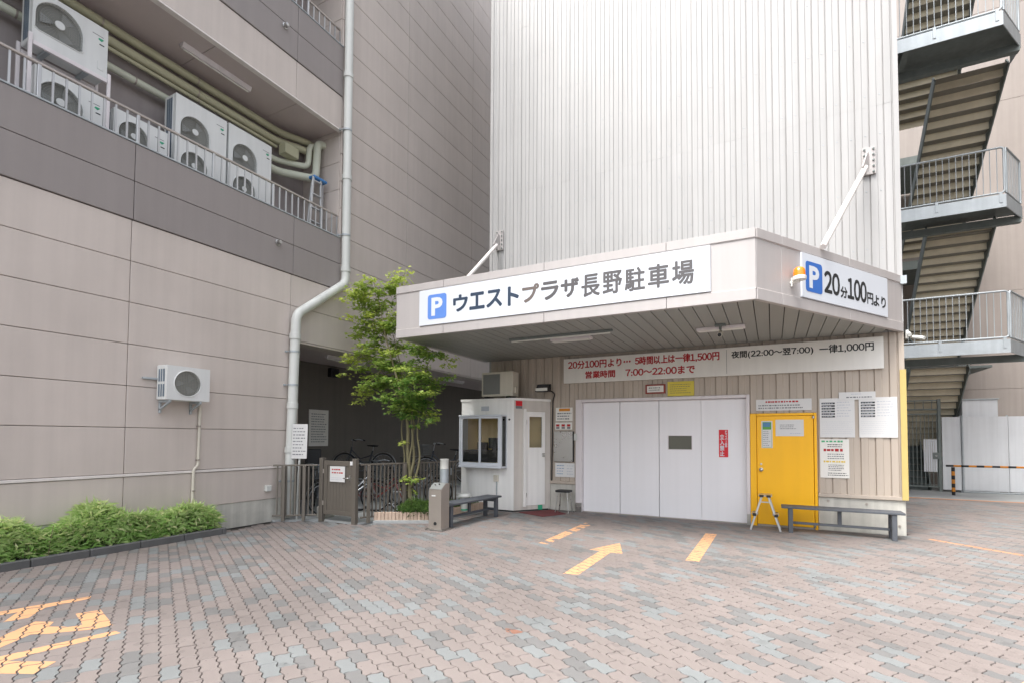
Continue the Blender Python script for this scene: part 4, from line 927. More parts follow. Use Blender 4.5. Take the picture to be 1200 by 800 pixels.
# stepladder before the yellow door
sl = thing('stepladder', 'small silver two step stepladder before the yellow door', 'ladder', (-0.13, 10.0, 0))
for yy in (9.9, 10.2):
    for s_ in (-1, 1): MB().bar((-0.13 + s_ * 0.235, yy, 0.005), (-0.13 + s_ * 0.05, yy + (0.02 if yy < 10 else -0.02), 0.60), 0.032, 0.025, 0.004, up=(0, 1, 0)).build('leg', 'aluminium', sl)
B(-0.235, -0.02, 9.89, 10.21, 0.6, 0.625, ch=0.005).build('top_step', 'aluminium', sl)
for s_ in (-1, 1):
    B(-0.13 + s_ * 0.165 - 0.05, -0.13 + s_ * 0.165 + 0.05, 9.93, 10.17, 0.27, 0.295, ch=0.004).build('step', 'aluminium', sl)
    for yy in (9.885, 10.185): B(-0.13 + s_ * 0.17 - 0.03, -0.13 + s_ * 0.17 + 0.03, yy, yy + 0.03, 0.25, 0.3, ch=0.005).build('step_bracket', 'black_plastic', sl)
    for yy in (9.88, 10.18): B(-0.13 + s_ * 0.055 - 0.035, -0.13 + s_ * 0.055 + 0.035, yy, yy + 0.04, 0.585, 0.625, ch=0.006).build('corner_cap', 'black_plastic', sl)
MB().bar((-0.2, 9.915, 0.5), (-0.06, 9.915, 0.5), 0.02, 0.02, 0.003).build('brace', 'aluminium', sl)
MATT = MB().prism([(-4.85, 9.72), (-4.15, 9.42), (-3.88, 10.0), (-4.38, 10.42)], (0, 0, 0.0035), X, Y, Z, 0.01); one(MATT, 'door_mat', 'mat_red', 'faded dark red mat before the booth door', 'mat', (-4.3, 9.9, 0.003))

# ================================================================== PARKING TOWER
YT = 10.5
tw_ = thing('parking_tower', 'tall white ribbed metal parking tower with sliding lift doors', 'tower', (-2.0, 14, 0))
B(-5.98, 1.93, 10.68, 17.6, 0.0, 16.2).build('tower_body', 'tower_body', tw_)
ZONES = [(-6.05, -3.805, 11, 0.62), (-3.805, -0.385, 17, 2.445), (-0.385, 0.705, 5, 2.085), (0.705, 1.965, 6, 0.655)]
def strip_mesh(p, z0, z1, x0):
    mb = MB(); poly = [(0, 0.16), (0, 0.028), (0.014, 0.028), (0.024, 0.0), (p * 0.56, 0.0), (p * 0.62, 0.011), (p, 0.011), (p, 0.16)]
    mb.prism(poly, (x0, YT, z0), X, Y, Z, z1 - z0); return mb
for x0, x1, n, zb in ZONES:
    p = (x1 - x0) / n; first = None
    for i in range(n):
        if first is None:
            ups = [strip_mesh(p, za, zb2, x0).build('cladding_panel', 'cladding', tw_) for za, zb2 in ((3.428, 7.3985), (7.4, 11.3985), (11.4, 16.2))]; first = ups[0]; low = strip_mesh(p, zb, 3.423, x0).build('cladding_panel', 'cladding_lower', tw_)
        else:
            for e_ in ups: link('cladding_panel', e_.data, tw_, (p * i, rgp.uniform(-0.0012, 0.0012), 0))
            link('cladding_panel', low.data, tw_, (p * i, 0, 0))
scr = MB()
for x0, x1, n, zb in ZONES:
    p = (x1 - x0) / n
    for i in range(n):
        for zz in (4.9, 5.9, 6.9, 7.6, 8.6, 9.6, 10.6, 11.6, 12.8): scr.lathe([(0.011, 0.0), (0.009, 0.006), (0.0, 0.007)], (x0 + p * i + p * 0.8, YT + 0.014, zz + rgp.uniform(-.01, .01)), (0, -1, 0), 6)
scr.v = [(a, b - 0.003, c) for a, b, c in scr.v]
scr.build('fixing_screws', 'galvanised', tw_, recalc=False)['kind'] = 'stuff'
for xx, s_ in ((1.965, 1), (-6.05, -1)):
    B(min(xx, xx - s_ * 0.05), max(xx, xx - s_ * 0.05) , 10.49, 17.6, 0.6, 16.2).build('side_cladding', 'cladding', tw_)
B(1.90, 1.975, 10.478, 10.488, 3.43, 16.2).build('corner_trim', 'cladding', tw_); B(1.90, 1.975, 10.478, 10.488, 0.66, 3.42).build('corner_trim', 'cladding_lower', tw_); B(-6.06, -5.985, 10.478, 10.488, 3.5, 16.2).build('corner_trim', 'cladding', tw_)
for a, b in ((0.708, 1.962), (-6.04, -3.85)):
    B(a, b, 10.505, 10.675, 0.0, 0.585, ch=0.008).build('concrete_base', 'concrete', tw_); B(a, b, 10.47, 10.67, 0.588, 0.653, ch=0.006).build('base_flashing', 'cladding_lower', tw_)
for xx, zz in ((0.86, 0.52), (1.42, 0.5), (1.87, 0.16)): MB().lathe([(0.022, 0.0), (0.02, 0.012), (0.0, 0.012)], (xx, 10.505, zz), (0, -1, 0), 12).build('tie_plug', 'steel_dull', tw_)
# lift doors
B(-3.84, -3.70, 10.455, 10.66, 0.0, 2.445, ch=0.006).build('door_frame', 'frame_white', tw_); B(-0.44, -0.38, 10.455, 10.66, 0.0, 2.445, ch=0.006).build('door_frame', 'frame_white', tw_)
B(-3.698, -0.442, 10.455, 10.66, 2.385, 2.445, ch=0.006).build('door_frame', 'frame_white', tw_)
for xx in (-3.84, -0.44): B(xx - 0.004, xx + (0.144 if xx < -1 else 0.064), 10.448, 10.454, 0.0, 0.2).build('kick_plate', 'steel', tw_)
ew = (3.70 - 0.44) / 4
for i in range(4):
    a = -3.70 + ew * i; gl_, gr2 = (0.006 if i in (1, 2) else 0.002), (0.006 if i in (0, 1) else 0.002)
    mb = MB()
    if i == 2:
        x0, x1, z0, z1 = -1.885, -1.435, 1.39, 1.66; A_, B_ = a + gl_, a + ew - gr2
        for q in ((A_, x0, 0.012, 2.38), (x1, B_, 0.012, 2.38), (x0, x1, 0.012, z0), (x0, x1, z1, 2.38)): mb.box(q[0], q[1], 10.575, 10.64, q[2], q[3])
    else: mb.box(a + gl_, a + ew - gr2, 10.575, 10.64, 0.012, 2.38, ch=0.003)
    dl = mb.build('door_leaf', 'door_white', tw_)
    if i == 2:
        B(x0 + 0.001, x1 - 0.001, 10.6, 10.606, z0 + 0.001, z1 - 0.001).build('window_pane', 'dark_glass', dl)
        for q in ((x0 - 0.012, x0, z0 - 0.012, z1 + 0.012), (x1, x1 + 0.012, z0 - 0.012, z1 + 0.012), (x0, x1, z0 - 0.012, z0), (x0, x1, z1, z1 + 0.012)): B(q[0], q[1], 10.57, 10.5745, q[2], q[3]).build('window_trim', 'frame_white', dl)
B(-3.7, -0.44, 10.52, 10.675, -0.005, 0.008).build('door_track', 'steel_dull', tw_)
# yellow door
B(-0.376, -0.268, 10.45, 10.67, 0.0, 2.08, ch=0.005).build('service_door_frame', 'yellow_paint', tw_); B(0.655, 0.70, 10.45, 10.67, 0.0, 2.08, ch=0.005).build('service_door_frame', 'yellow_paint', tw_); B(-0.266, 0.653, 10.45, 10.67, 2.035, 2.08, ch=0.005).build('service_door_frame', 'yellow_paint', tw_)
yd = B(-0.262, 0.649, 10.466, 10.52, 0.035, 2.03, ch=0.004).build('service_door', 'yellow_paint', tw_)
B(-0.26, 0.65, 10.475, 10.6, 0.0, 0.03).build('door_sill', 'steel_dull', tw_)
MB().lathe([(0.035, 0.0), (0.035, 0.008), (0.014, 0.012), (0.014, 0.035), (0.03, 0.045), (0.033, 0.06), (0.02, 0.072), (0.0, 0.074)], (-0.195, 10.466, 1.04), (0, -1, 0), 18).build('door_knob', 'steel', yd)
MB().lathe([(0.018, 0.0), (0.018, 0.012), (0.0, 0.014)], (-0.195, 10.466, 1.14), (0, -1, 0), 14).build('lock_cylinder', 'steel', yd)
for zz in (2.0, 0.06): MB().lathe([(0.022, -0.02), (0.022, 0.02)], (0.648, 10.455, zz), Z, 12).build('hinge', 'steel', yd)
gu = thing('corner_guard', 'yellow corner guard strip on the right edge of the tower', 'corner guard', (1.97, 10.46, 0.6))
MB().prism([(1.905, 10.45), (1.99, 10.45), (1.99, 10.6), (1.978, 10.6), (1.978, 10.462), (1.905, 10.462)], (0, 0, 0.6), X, Y, Z, 2.18).build('guard', 'yellow_guard', gu)

# ------------------------------------------------------------------ canopy
ZS, ZT, YC = 3.42, 4.35, 7.21
ca = thing('canopy', 'wide grey canopy with an angled right side over the lift doors', 'canopy', (-2.5, 8.8, ZS))
dA = Vector((-0.17, YC, 0)); dC = Vector((1.96, 10.47, 0)); dd = (dC - dA).normalized(); dn = Vector((dd.y, -dd.x, 0)); dL = (dC - dA).length
FXJ = [-6.15, -5.09, -3.17, -1.3, -0.17]; FDJ = [0.0, 0.55, 2.24, dL]
BANDS = [('fascia_trim', 4.225, ZT, 0.015), ('fascia_panel', 3.565, 4.218, 0.0), ('fascia_trim', ZS - 0.012, 3.558, 0.015)]
for nm, z0, z1, pr in BANDS:
    for a, b in zip(FXJ[:-1], FXJ[1:]):
        B(a + 0.003, b - (0.003 if b < -0.2 else 0.0), YC - pr, YC + 0.05, z0, z1, ch=0.004).build(nm, 'fascia', ca)
    for a, b in zip(FDJ[:-1], FDJ[1:]):
        a2 = a + (0.003 if a > 0 else 0.012); MB().obox(dA + dd * ((a2 + b - 0.003) / 2) + dn * ((pr - 0.05) / 2) + Z * ((z0 + z1) / 2), dd, dn, Z, ((b - 0.003 - a2) / 2, (0.05 + pr) / 2, (z1 - z0) / 2), 0.004).build(nm, 'fascia', ca)
for z0 in (4.2195, 3.5595):
    B(-6.15, -0.17, YC - 0.006, YC + 0.04, z0, z0 + 0.004).build('fascia_bead', 'fascia_edge', ca)
    MB().obox(dA + dd * (dL / 2) + dn * -0.017 + Z * (z0 + 0.002), dd, dn, Z, (dL / 2, 0.023, 0.002)).build('fascia_bead', 'fascia_edge', ca)
B(-6.15, -6.1, YC + 0.052, 10.47, ZS - 0.012, ZT, ch=0.004).build('fascia_end', 'fascia', ca)
MB().prism([(-6.095, YC + 0.06), (-0.2, YC + 0.06), (1.83, 10.46), (-6.095, 10.46)], (0, 0, ZS + 0.035), X, Y, Z, 0.8).build('canopy_deck', 'soffit_gap', ca)
pp = 0.19; x = -6.095
while x < 1.75:
    x1 = x + pp - 0.012
    def yfront(q): return YC + 0.055 if q <= -0.19 else YC + 0.055 + (q + 0.19) * dd.y / dd.x + 0.05
    poly = [(x, yfront(x)), (x1, yfront(x1)), (x1, 10.46), (x, 10.46)]
    if x < -0.19 < x1: poly = [(x, YC + 0.055), (-0.19, YC + 0.055), (x1, yfront(x1)), (x1, 10.46), (x, 10.46)]
    if min(10.46 - yfront(x1), 10.46 - yfront(x)) > 0.03: MB().prism(poly, (0, 0, ZS), X, Y, Z, 0.03).build('soffit_slat', 'soffit_slat', ca)
    x += pp
for (a, b) in (((1.54, 10.5, 6.43), (0.69, 8.44, 4.4)), ((-5.78, 10.5, 6.32), (-5.85, 8.44, 4.4))):
    a = Vector(a); b = Vector(b); s_ = MB().tube([a + (b - a) * 0.08, a + (b - a) * 1.02], 0.043, 14).build('strut', 'fascia_edge', ca)
    k = MB(); k.box(a.x - 0.1, a.x + 0.1, 10.46, 10.497, a.z - 0.24, a.z + 0.24, ch=0.004)
    k.bar(a + Vector((0, -0.03, 0.1)), a + (b - a) * 0.12, 0.02, 0.16, 0.0); k.build('strut_bracket', 'fascia', s_)
    for q in range(5):
        for e in (-0.065, 0.065): MB().lathe([(0.018, 0.0), (0.018, 0.02), (0.0, 0.022)], (a.x + e, 10.46, a.z - 0.2 + 0.1 * q), (0, -1, 0), 6).build('bolt', 'galvanised_dark', s_)
B(1.93, 2.02, 10.40, 10.469, 4.2, 4.34, ch=0.004).build('end_bracket', 'galvanised', ca)

# soffit fittings
tube_lamp('long dark bare fluorescent batten under the canopy', (-4.3, 8.2, ZS), (-2.36, 8.2, ZS), 0.05, 0.04, 'galvanised_dark')
def flat_lamp(label, x0, x1, y0, y1):
    t = thing('soffit_light', label, 'light', ((x0 + x1) / 2, (y0 + y1) / 2, ZS), 'flat white lamps under the canopy'); B(x0, x1, y0, y1, ZS - 0.045, ZS - 0.001, ch=0.006).build('housing', 'frame_white', t); B(x0 + 0.03, x1 - 0.03, y0 + 0.03, y1 - 0.03, ZS - 0.058, ZS - 0.046, ch=0.006).build('diffuser', 'lamp_off', t)
flat_lamp('flat white lamp under the canopy behind the dark fluorescent batten', -3.62, -2.86, 8.5, 8.68)
flat_lamp('flat white lamp under the canopy behind the hanging camera', -1.1, -0.37, 8.72, 8.9)
sc_ = thing('security_camera', 'small camera hanging under the canopy before the flat lamp', 'camera', (-0.72, 8.55, ZS))
MB().tube([(-0.72, 8.6, ZS - 0.002), (-0.72, 8.6, ZS - 0.09)], 0.02, 8).build('stem', 'galvanised_dark', sc_); B(-0.8, -0.64, 8.55, 8.65, ZS - 0.03, ZS - 0.002).build('mount', 'galvanised_dark', sc_); MB().tube([(-0.72, 8.66, ZS - 0.12), (-0.72, 8.44, ZS - 0.2)], 0.038, 12).build('body', 'ac_cream', sc_); MB().tube([(-0.72, 8.44, ZS - 0.2), (-0.72, 8.425, ZS - 0.206)], 0.03, 12).build('lens', 'black_plastic', sc_)
# beacon
bc = thing('warning_beacon', 'orange warning beacon on the angled canopy fascia', 'beacon', dA + dd * 0.76 + Z * 3.8)
c = dA + dd * 0.76 + dn * 0.12
k = MB(); k.bar(dA + dd * 0.76 + dn * 0.001 + Z * 3.74, dA + dd * 0.76 + dn * 0.12 + Z * 3.74, 0.05, 0.03, 0.003); k.bar(dA + dd * 0.76 + dn * 0.012 + Z * 3.68, dA + dd * 0.76 + dn * 0.012 + Z * 3.8, 0.06, 0.02, 0.003); k.build('bracket', 'beacon_base', bc)
MB().lathe([(0.085, 0.0), (0.088, 0.04), (0.075, 0.05)], c + Z * 3.75, Z, 20).build('base', 'beacon_base', bc)
MB().lathe([(0.075, 0.0), (0.075, 0.05), (0.068, 0.09), (0.045, 0.12), (0.0, 0.13)], c + Z * 3.8005, Z, 20).build('lens', 'orange_lens', bc)

# ------------------------------------------------------------------ signs
def parking_symbol(o, u, w, n, rect, m, parent, r):
    q = MB().prism(rrect(*rect, r), Vector(o), u, w, n, 0.0015).build('parking_symbol', m, parent)
    a, b, c, d = rect; W_, H_ = b - a, d - c
    lettering('P', Vector(o) + Vector(n) * 0.0032, u, w, (a + W_ * 0.2, b - W_ * 0.2, c + H_ * 0.13, d - H_ * 0.13), 'sign_white', q, 0.035, name='letter')
    return q
ms = thing('parking_sign', 'long white parking sign across the front fascia of the canopy', 'sign', (-3.2, YC, 3.9))
B(-5.6, -0.72, YC - 0.03, YC - 0.0015, 3.575, 4.205, ch=0.003).build('board', 'sign_white', ms)
o_ = (0, YC - 0.0315, 0); n_ = Vector((0, -1, 0))
parking_symbol(o_, X, Z, n_, (-5.41, -5.01, 3.67, 4.105), 'parking_blue_faded', ms, 0.05)
word = 'ウエストプラザ長野駐車場'; x = -4.88; adv = (4.88 - 0.9) / 12
for i, ch in enumerate(word):
    kana = i < 7
    rect = (x + 0.02, x + adv - (0.035 if ch not in 'ト' else 0.1), 3.755 if kana else 3.72, 4.025 if kana else 4.045)
    if ch == 'ト': rect = (x + 0.09, x + adv - 0.06, 3.74, 4.035)
    lettering(ch, (0, YC - 0.0315, 0), X, Z, rect, 'ink_navy' if i < 4 else ('ink_brown' if i == 4 else 'ink_grey'), ms, 0, fat=0.013 if kana else 0.009); x += adv
rs = thing('parking_sign', 'white parking rate sign on the angled right side of the canopy', 'sign', dA + dd * 2.15 + Z * 3.9)
MB().obox(dA + dd * 2.16 + dn * 0.0165 + Z * 3.89, dd, dn, Z, (1.185, 0.0145, 0.315), 0.003).build('board', 'sign_white', rs)
o_ = dA + dn * 0.0325
parking_symbol(o_, dd, Z, dn, (1.06, 1.47, 3.67, 4.1), 'parking_blue', rs, 0.05)
for s_, a, b, c, d in (('20', 1.53, 1.92, 3.72, 4.03), ('分', 1.95, 2.13, 3.71, 3.87), ('100', 2.15, 2.68, 3.72, 4.03), ('円', 2.71, 2.88, 3.715, 3.89), ('より', 2.9, 3.27, 3.71, 3.88)):
    lettering(s_, o_, dd, Z, (a, b, c, d), 'ink_black', rs, 0, fat=0.012 if s_.isdigit() else 0.007)
rb = thing('rate_board', 'long cream rate board with red and black lettering under the canopy', 'sign', (-1.2, 10.47, 2.81))
B(-4.11, 1.69, 10.43, 10.474, 2.81, 3.35, ch=0.004).build('board', 'board_cream', rb); o_ = (0, 10.4285, 0)
for s_, a, b, c, d, m, bo_ in (('20分100円より･･･', -4.0, -2.62, 3.12, 3.29, 'ink_red', .018), ('5時間以上は一律1,500円', -2.52, -0.9, 3.12, 3.29, 'ink_red', .018), ('営業時間', -3.6, -2.95, 2.9, 3.05, 'ink_red', .018), ('7:00〜22:00まで', -2.72, -1.35, 2.9, 3.05, 'ink_red', .018), ('夜間(22:00〜翌7:00)', -0.68, 0.66, 3.12, 3.27, 'ink_black', .012), ('一律1,000円', 0.76, 1.55, 3.12, 3.27, 'ink_black', .012)):
    lettering(s_, o_, X, Z, (a, b, c, d), m, rb, 0, fat=bo_ * 0.33)
B(-0.77, -0.764, 10.427, 10.4295, 2.85, 3.31).build('divider', 'ink_soft', rb)
def notice(label, x0, x1, z0, z1, m='paper', y=10.485, th=0.006, group=None, name='notice'):
    t = thing(name, label, 'notice', ((x0 + x1) / 2, y, z0), group); B(x0, x1, y - th, y, z0, z1).build('sheet', m, t); t['yf'] = y - th - 0.0015; return t
def pl_(t, rect, rows, m, fill=0.8, h=0.45, seed=0, jag=True): return print_lines((0, t['yf'], 0), X, Z, rect, rows, m, t, fill, h, seed, jag=jag)
a = notice('small brown framed plate above the lift doors', -2.32, -1.92, 2.52, 2.71, 'sign_brown', 10.49, 0.03); B(-2.285, -1.955, 10.456, 10.459, 2.55, 2.68).build('plate', 'board_cream', a); a['yf'] = 10.4545; pl_(a, (-2.25, -1.98, 2.57, 2.66), 2, 'ink_soft', 0.9, .5, 1)
a = notice('yellow notice above the lift doors, beside the brown plate', -1.88, -1.37, 2.46, 2.75, 'paper_yellow', 10.49, 0.008); pl_(a, (-1.83, -1.42, 2.5, 2.71), 5, 'ink_brown', 0.85, .25, 2)
a = notice('vertical red no entry sign on the rightmost lift door leaf', -0.93, -0.765, 1.25, 1.78, 'sign_red', 10.574, 0.004)
lettering('立入禁止', (0, a['yf'], 0), X, Z, (-0.91, -0.835, 1.275, 1.69), 'sign_white', a, 0, True, fat=0.003); lettering('ドライバー以外', (0, a['yf'], 0), X, Z, (-0.822, -0.778, 1.44, 1.765), 'sign_white', a, 0, True, fat=0.002)
a = notice('white strip notice above the yellow door', -0.27, 0.63, 2.13, 2.34, y=10.492); pl_(a, (-0.11, 0.42, 2.265, 2.32), 1, 'ink_red', 0.98, .6, 3, False); pl_(a, (-0.23, 0.58, 2.155, 2.25), 2, 'ink_soft', 0.92, .5, 4)
a = notice('narrow green edged poster on the yellow door', -0.185, 0.0, 1.44, 1.94, 'paper', 10.465, 0.003); flat((0, a['yf'], 0), X, Z, (-0.165, -0.02, 1.78, 1.92), 'paper_green', a, 'picture'); flat((0, a['yf'] - 0.001, 0), X, Z, (-0.155, -0.04, 1.83, 1.91), 'paper_blue', a, 'picture_sky'); pl_(a, (-0.155, -0.03, 1.47, 1.76), 8, 'ink_soft', 0.6, .3, 6)
for q in ((-0.172, -0.168, 1.455, 1.78), (-0.018, -0.014, 1.455, 1.78), (-0.172, -0.014, 1.45, 1.455)): flat((0, a['yf'], 0), X, Z, q, 'paper_green', a, 'border')
a = notice('white horizontal paper notice on the yellow door', 0.05, 0.5, 1.66, 1.96, 'paper', 10.465, 0.003); pl_(a, (0.12, 0.42, 1.78, 1.88), 3, 'ink_soft', 0.8, .4, 7); pl_(a, (0.28, 0.46, 1.69, 1.73), 1, 'ink_pale', 0.9, .4, 8)
for (x0, x1, lab, sd_) in ((0.75, 1.27, 'left one of the two printed price lists on the wall right of the yellow door', 10), (1.33, 1.87, 'right one of the two printed price lists beside the yellow corner guard', 11)):
    z0, z1 = 1.64, 2.33
    a = notice(lab, x0, x1, z0, z1, y=10.492, group='printed price lists'); blk = MB()
    for q in range(6): blk.box(x0 + 0.03, x0 + 0.23, a['yf'], a['yf'] + 0.001, z1 - 0.09 - q * 0.047 - 0.013, z1 - 0.09 - q * 0.047 + 0.016)
    blk.build('black_bars', 'ink_black', a); print_lines((0, a['yf'] - 0.001, 0), X, Z, (x0 + 0.045, x0 + 0.215, z1 - 0.345, z1 - 0.07), 6, 'ink_pale', a, 0.85, .28, sd_ + 40); pl_(a, (x0 + 0.26, x1 - 0.03, z1 - 0.34, z1 - 0.05), 6, 'ink_pale', 0.8, .3, sd_); pl_(a, (x0 + 0.03, x1 - 0.03, z0 + 0.05, z1 - 0.4), 7, 'ink_pale', 0.9, .14, sd_ + 5)
a = notice('small white heading sheet bridging the two price lists', 1.04, 1.57, 2.295, 2.43, y=10.483); pl_(a, (1.15, 1.52, 2.315, 2.36), 1, 'ink_soft', 0.95, .5, 20, False); pl_(a, (1.22, 1.4, 2.375, 2.41), 1, 'ink_pale', 0.9, .5, 21)
a = notice('white notice with green, red and yellow lettering below the left price list', 0.745, 1.18, 0.93, 1.61, 'board_cream', 10.492)
for q in ((0.77, 1.15, 1.54, 1.6, 1, 'ink_green', .6), (0.86, 1.1, 1.46, 1.53, 2, 'ink_black', .45), (0.8, 1.1, 1.385, 1.45, 1, 'ink_red', .75), (0.86, 1.1, 1.25, 1.365, 3, 'ink_soft', .45), (0.8, 1.12, 1.19, 1.24, 1, 'ink_yellow', .7), (0.87, 1.1, 1.05, 1.17, 4, 'ink_black', .4), (0.86, 1.16, 0.96, 1.03, 2, 'ink_black', .4)): pl_(a, q[:4], q[4], q[5], 0.95, q[6], int(q[2] * 100))
# left of the lift doors
a = notice('weathered stickers with orange headings left of the lift doors', -4.32, -3.92, 1.98, 2.28, 'board_cream', 10.49, 0.005); flat((0, a['yf'], 0), X, Z, (-4.24, -3.98, 2.2, 2.26), 'hazard_orange', a, 'heading'); pl_(a, (-4.28, -3.95, 2.0, 2.18), 3, 'ink_soft', 0.9, .5, 23)
a = notice('row of three small orange topped stickers above the mirror panel', -4.33, -3.93, 1.79, 1.95, 'board_cream', 10.49, 0.005)
for q in range(3): flat((0, a['yf'], 0), X, Z, (-4.31 + q * 0.13, -4.23 + q * 0.13, 1.86, 1.91), 'ink_red', a, 'mark'); flat((0, a['yf'], 0), X, Z, (-4.31 + q * 0.13, -4.23 + q * 0.13, 1.81, 1.85), 'ink_soft', a, 'mark')
mi = thing('mirror_panel', 'brushed steel mirror panel left of the lift doors', 'panel', (-4.12, 10.49, 1.08)); B(-4.35, -3.9, 10.44, 10.49, 1.08, 1.75, ch=0.006).build('panel', 'steel', mi); B(-3.9, -3.885, 10.44, 10.49, 1.08, 1.75).build('edge', 'black_plastic', mi)
a = notice('white paper with blue diagrams under the mirror panel', -4.33, -3.87, 0.74, 1.05, 'paper', 10.49, 0.005); pl_(a, (-4.29, -4.08, 0.78, 1.02), 4, 'paper_blue', 0.7, .25, 25); pl_(a, (-4.05, -3.9, 0.78, 1.02), 4, 'ink_pale', 0.8, .3, 26)
one(B(-3.87, -3.80, 10.43, 10.454, 1.55, 1.7, ch=0.004), 'switch_box', 'pipe_white', 'small white switch box on the left door frame', 'box', (-3.83, 10.45, 1.55))
st_ = thing('stool', 'small grey round cornered stool by the lift doors', 'stool', (-4.05, 10.2, 0))
MB().prism(rrect(-0.16, 0.16, -0.14, 0.14, 0.06), (-4.02, 10.22, 0.44), X, Y, Z, 0.04).build('seat', 'black_plastic', st_)
for s_ in (-1, 1):
    for e in (-1, 1): MB().tube([(-4.02 + s_ * 0.11, 10.22 + e * 0.09, 0.44), (-4.02 + s_ * 0.15, 10.22 + e * 0.12, 0.0)], 0.012, 8).build('leg', 'steel', st_)
dm = thing('security_camera', 'white cameras on the right edge of the tower below the canopy', 'camera', (2.0, 10.42, 3.34))
B(1.99, 2.03, 10.4, 10.46, 3.28, 3.42, ch=0.005).build('mount', 'pipe_white', dm)
for q in ((2.0, 3.37, -0.08), (2.06, 3.3, 0.05)): MB().tube([(q[0] + 0.03, 10.43, q[1]), (q[0] + 0.1 + q[2], 10.3, q[1] - 0.05)], 0.03, 12).build('body', 'pipe_white', dm)

# ================================================================== BOOTH
bt = thing('guard_booth', 'white attendant booth with a projecting sliding window and angled door side', 'booth', (-5.6, 9.9, 0))
H_ = 2.42; BF = 9.74; BX0, BX1 = -6.34, -4.99; sd0 = Vector((BX1, BF, 0)); sd1 = Vector((-4.45, 10.48, 0)); bd = (sd1 - sd0).normalized(); bn = Vector((bd.y, -bd.x, 0)); bL = (sd1 - sd0).length
for q in ((BX0, -6.2, 0.03, H_), (-5.2, BX1, 0.03, H_), (-6.2, -5.2, 0.03, 1.0), (-6.2, -5.2, 2.06, H_)): B(q[0], q[1], BF, BF + 0.05, q[2], q[3]).build('front_wall', 'booth_white', bt)
B(BX0, BX0 + 0.05, BF + 0.051, 10.47, 0.03, H_).build('left_wall', 'booth_white', bt)
B(BX0 + 0.051, -4.55, 10.43, 10.47, 0.03, H_).build('inner_wall', 'booth_inside', bt)
MB().prism([(BX0 - 0.02, BF - 0.02), (BX1 + 0.012, BF - 0.02), (sd1.x + 0.02, 10.468), (BX0 - 0.02, 10.468)], (0, 0, H_ + 0.001), X, Y, Z, 0.05).build('roof', 'booth_white', bt)
MB().prism([(BX0 + 0.01, BF + 0.02), (BX1 - 0.02, BF + 0.02), (sd1.x - 0.04, 10.46), (BX0 + 0.01, 10.46)], (0, 0, 0.0), X, Y, Z, 0.029).build('floor', 'black_plastic', bt)
def sbox(s0, s1, z0, z1, n0, n1, name, m, par=bt, ch=0.0): return MB().obox(sd0 + bd * ((s0 + s1) / 2) + bn * ((n0 + n1) / 2) + Z * ((z0 + z1) / 2), bd, bn, Z, ((s1 - s0) / 2, (n1 - n0) / 2, (z1 - z0) / 2), ch).build(name, m, par)
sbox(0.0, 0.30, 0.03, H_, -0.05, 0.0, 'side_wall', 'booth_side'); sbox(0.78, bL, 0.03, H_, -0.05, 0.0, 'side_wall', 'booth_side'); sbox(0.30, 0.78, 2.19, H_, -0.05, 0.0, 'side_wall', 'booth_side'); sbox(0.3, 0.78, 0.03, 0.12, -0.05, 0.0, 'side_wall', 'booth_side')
sbox(0.225, 0.285, 0.1, 2.24, 0.001, 0.05, 'door_post', 'booth_white', ch=0.004)
mbd = MB()
for q in ((0.305, 0.38, 0.125, 2.185), (0.70, 0.775, 0.125, 2.185), (0.38, 0.70, 0.125, 1.39), (0.38, 0.70, 2.07, 2.185)): mbd.obox(sd0 + bd * ((q[0] + q[1]) / 2) + bn * -0.015 + Z * ((q[2] + q[3]) / 2), bd, bn, Z, ((q[1] - q[0]) / 2, 0.02, (q[3] - q[2]) / 2))
bdr = mbd.build('door', 'booth_white', bt); sbox(0.381, 0.699, 1.391, 2.069, -0.018, -0.012, 'window_pane', 'glass', bdr)
for zz in (1.2, 1.25): sbox(0.70, 0.75, zz - 0.015, zz + 0.015, 0.006, 0.05, 'lever', 'steel', bdr, 0.005)
for zz in (0.3, 1.9): sbox(0.292, 0.312, zz, zz + 0.1, 0.006, 0.02, 'hinge', 'steel', bdr)
sbox(0.04, 0.2, 2.30, 2.41, 0.001, 0.004, 'red_sticker', 'sign_red'); sbox(0.04, 0.2, 2.24, 2.298, 0.001, 0.004, 'grey_sticker', 'ink_soft')
sbox(0.6, 0.7, 0.02, 0.12, 0.005, 0.03, 'door_stop', 'logo_green')
# bay window
wy = 9.46
bw = MB(); bw.box(-6.225, -5.155, wy - 0.02, BF - 0.001, 0.945, 0.985, ch=0.004); bw.box(-6.225, -5.155, wy - 0.02, BF - 0.001, 2.065, 2.10, ch=0.004); bw.box(-6.225, -6.19, wy, BF - 0.001, 0.986, 2.064); bw.box(-5.19, -5.155, wy, wy + 0.05, 0.986, 2.064); bw.box(-5.19, -5.155, BF - 0.04, BF - 0.001, 0.986, 2.064)
wb = bw.build('bay_window', 'sign_white', bt)
fr = MB()
for q in ((-6.188, -5.192, 0.987, 1.06), (-6.188, -5.192, 2.02, 2.063)): fr.box(q[0], q[1], wy + 0.005, wy + 0.04, q[2], q[3], ch=0.003)
for xx in (-6.188, -5.72, -5.24): fr.box(xx, xx + 0.048, wy + 0.004, wy + 0.041, 1.061, 2.019, ch=0.003)
fr.build('sash', 'sign_white', wb)
B(-6.14, -5.72, wy + 0.02, wy + 0.025, 1.06, 2.02).build('pane', 'glass', wb); B(-5.672, -5.24, wy + 0.02, wy + 0.025, 1.06, 2.02).build('pane', 'glass', wb); B(-5.176, -5.17, wy + 0.05, BF - 0.04, 0.986, 2.064).build('pane', 'glass_dark', wb)
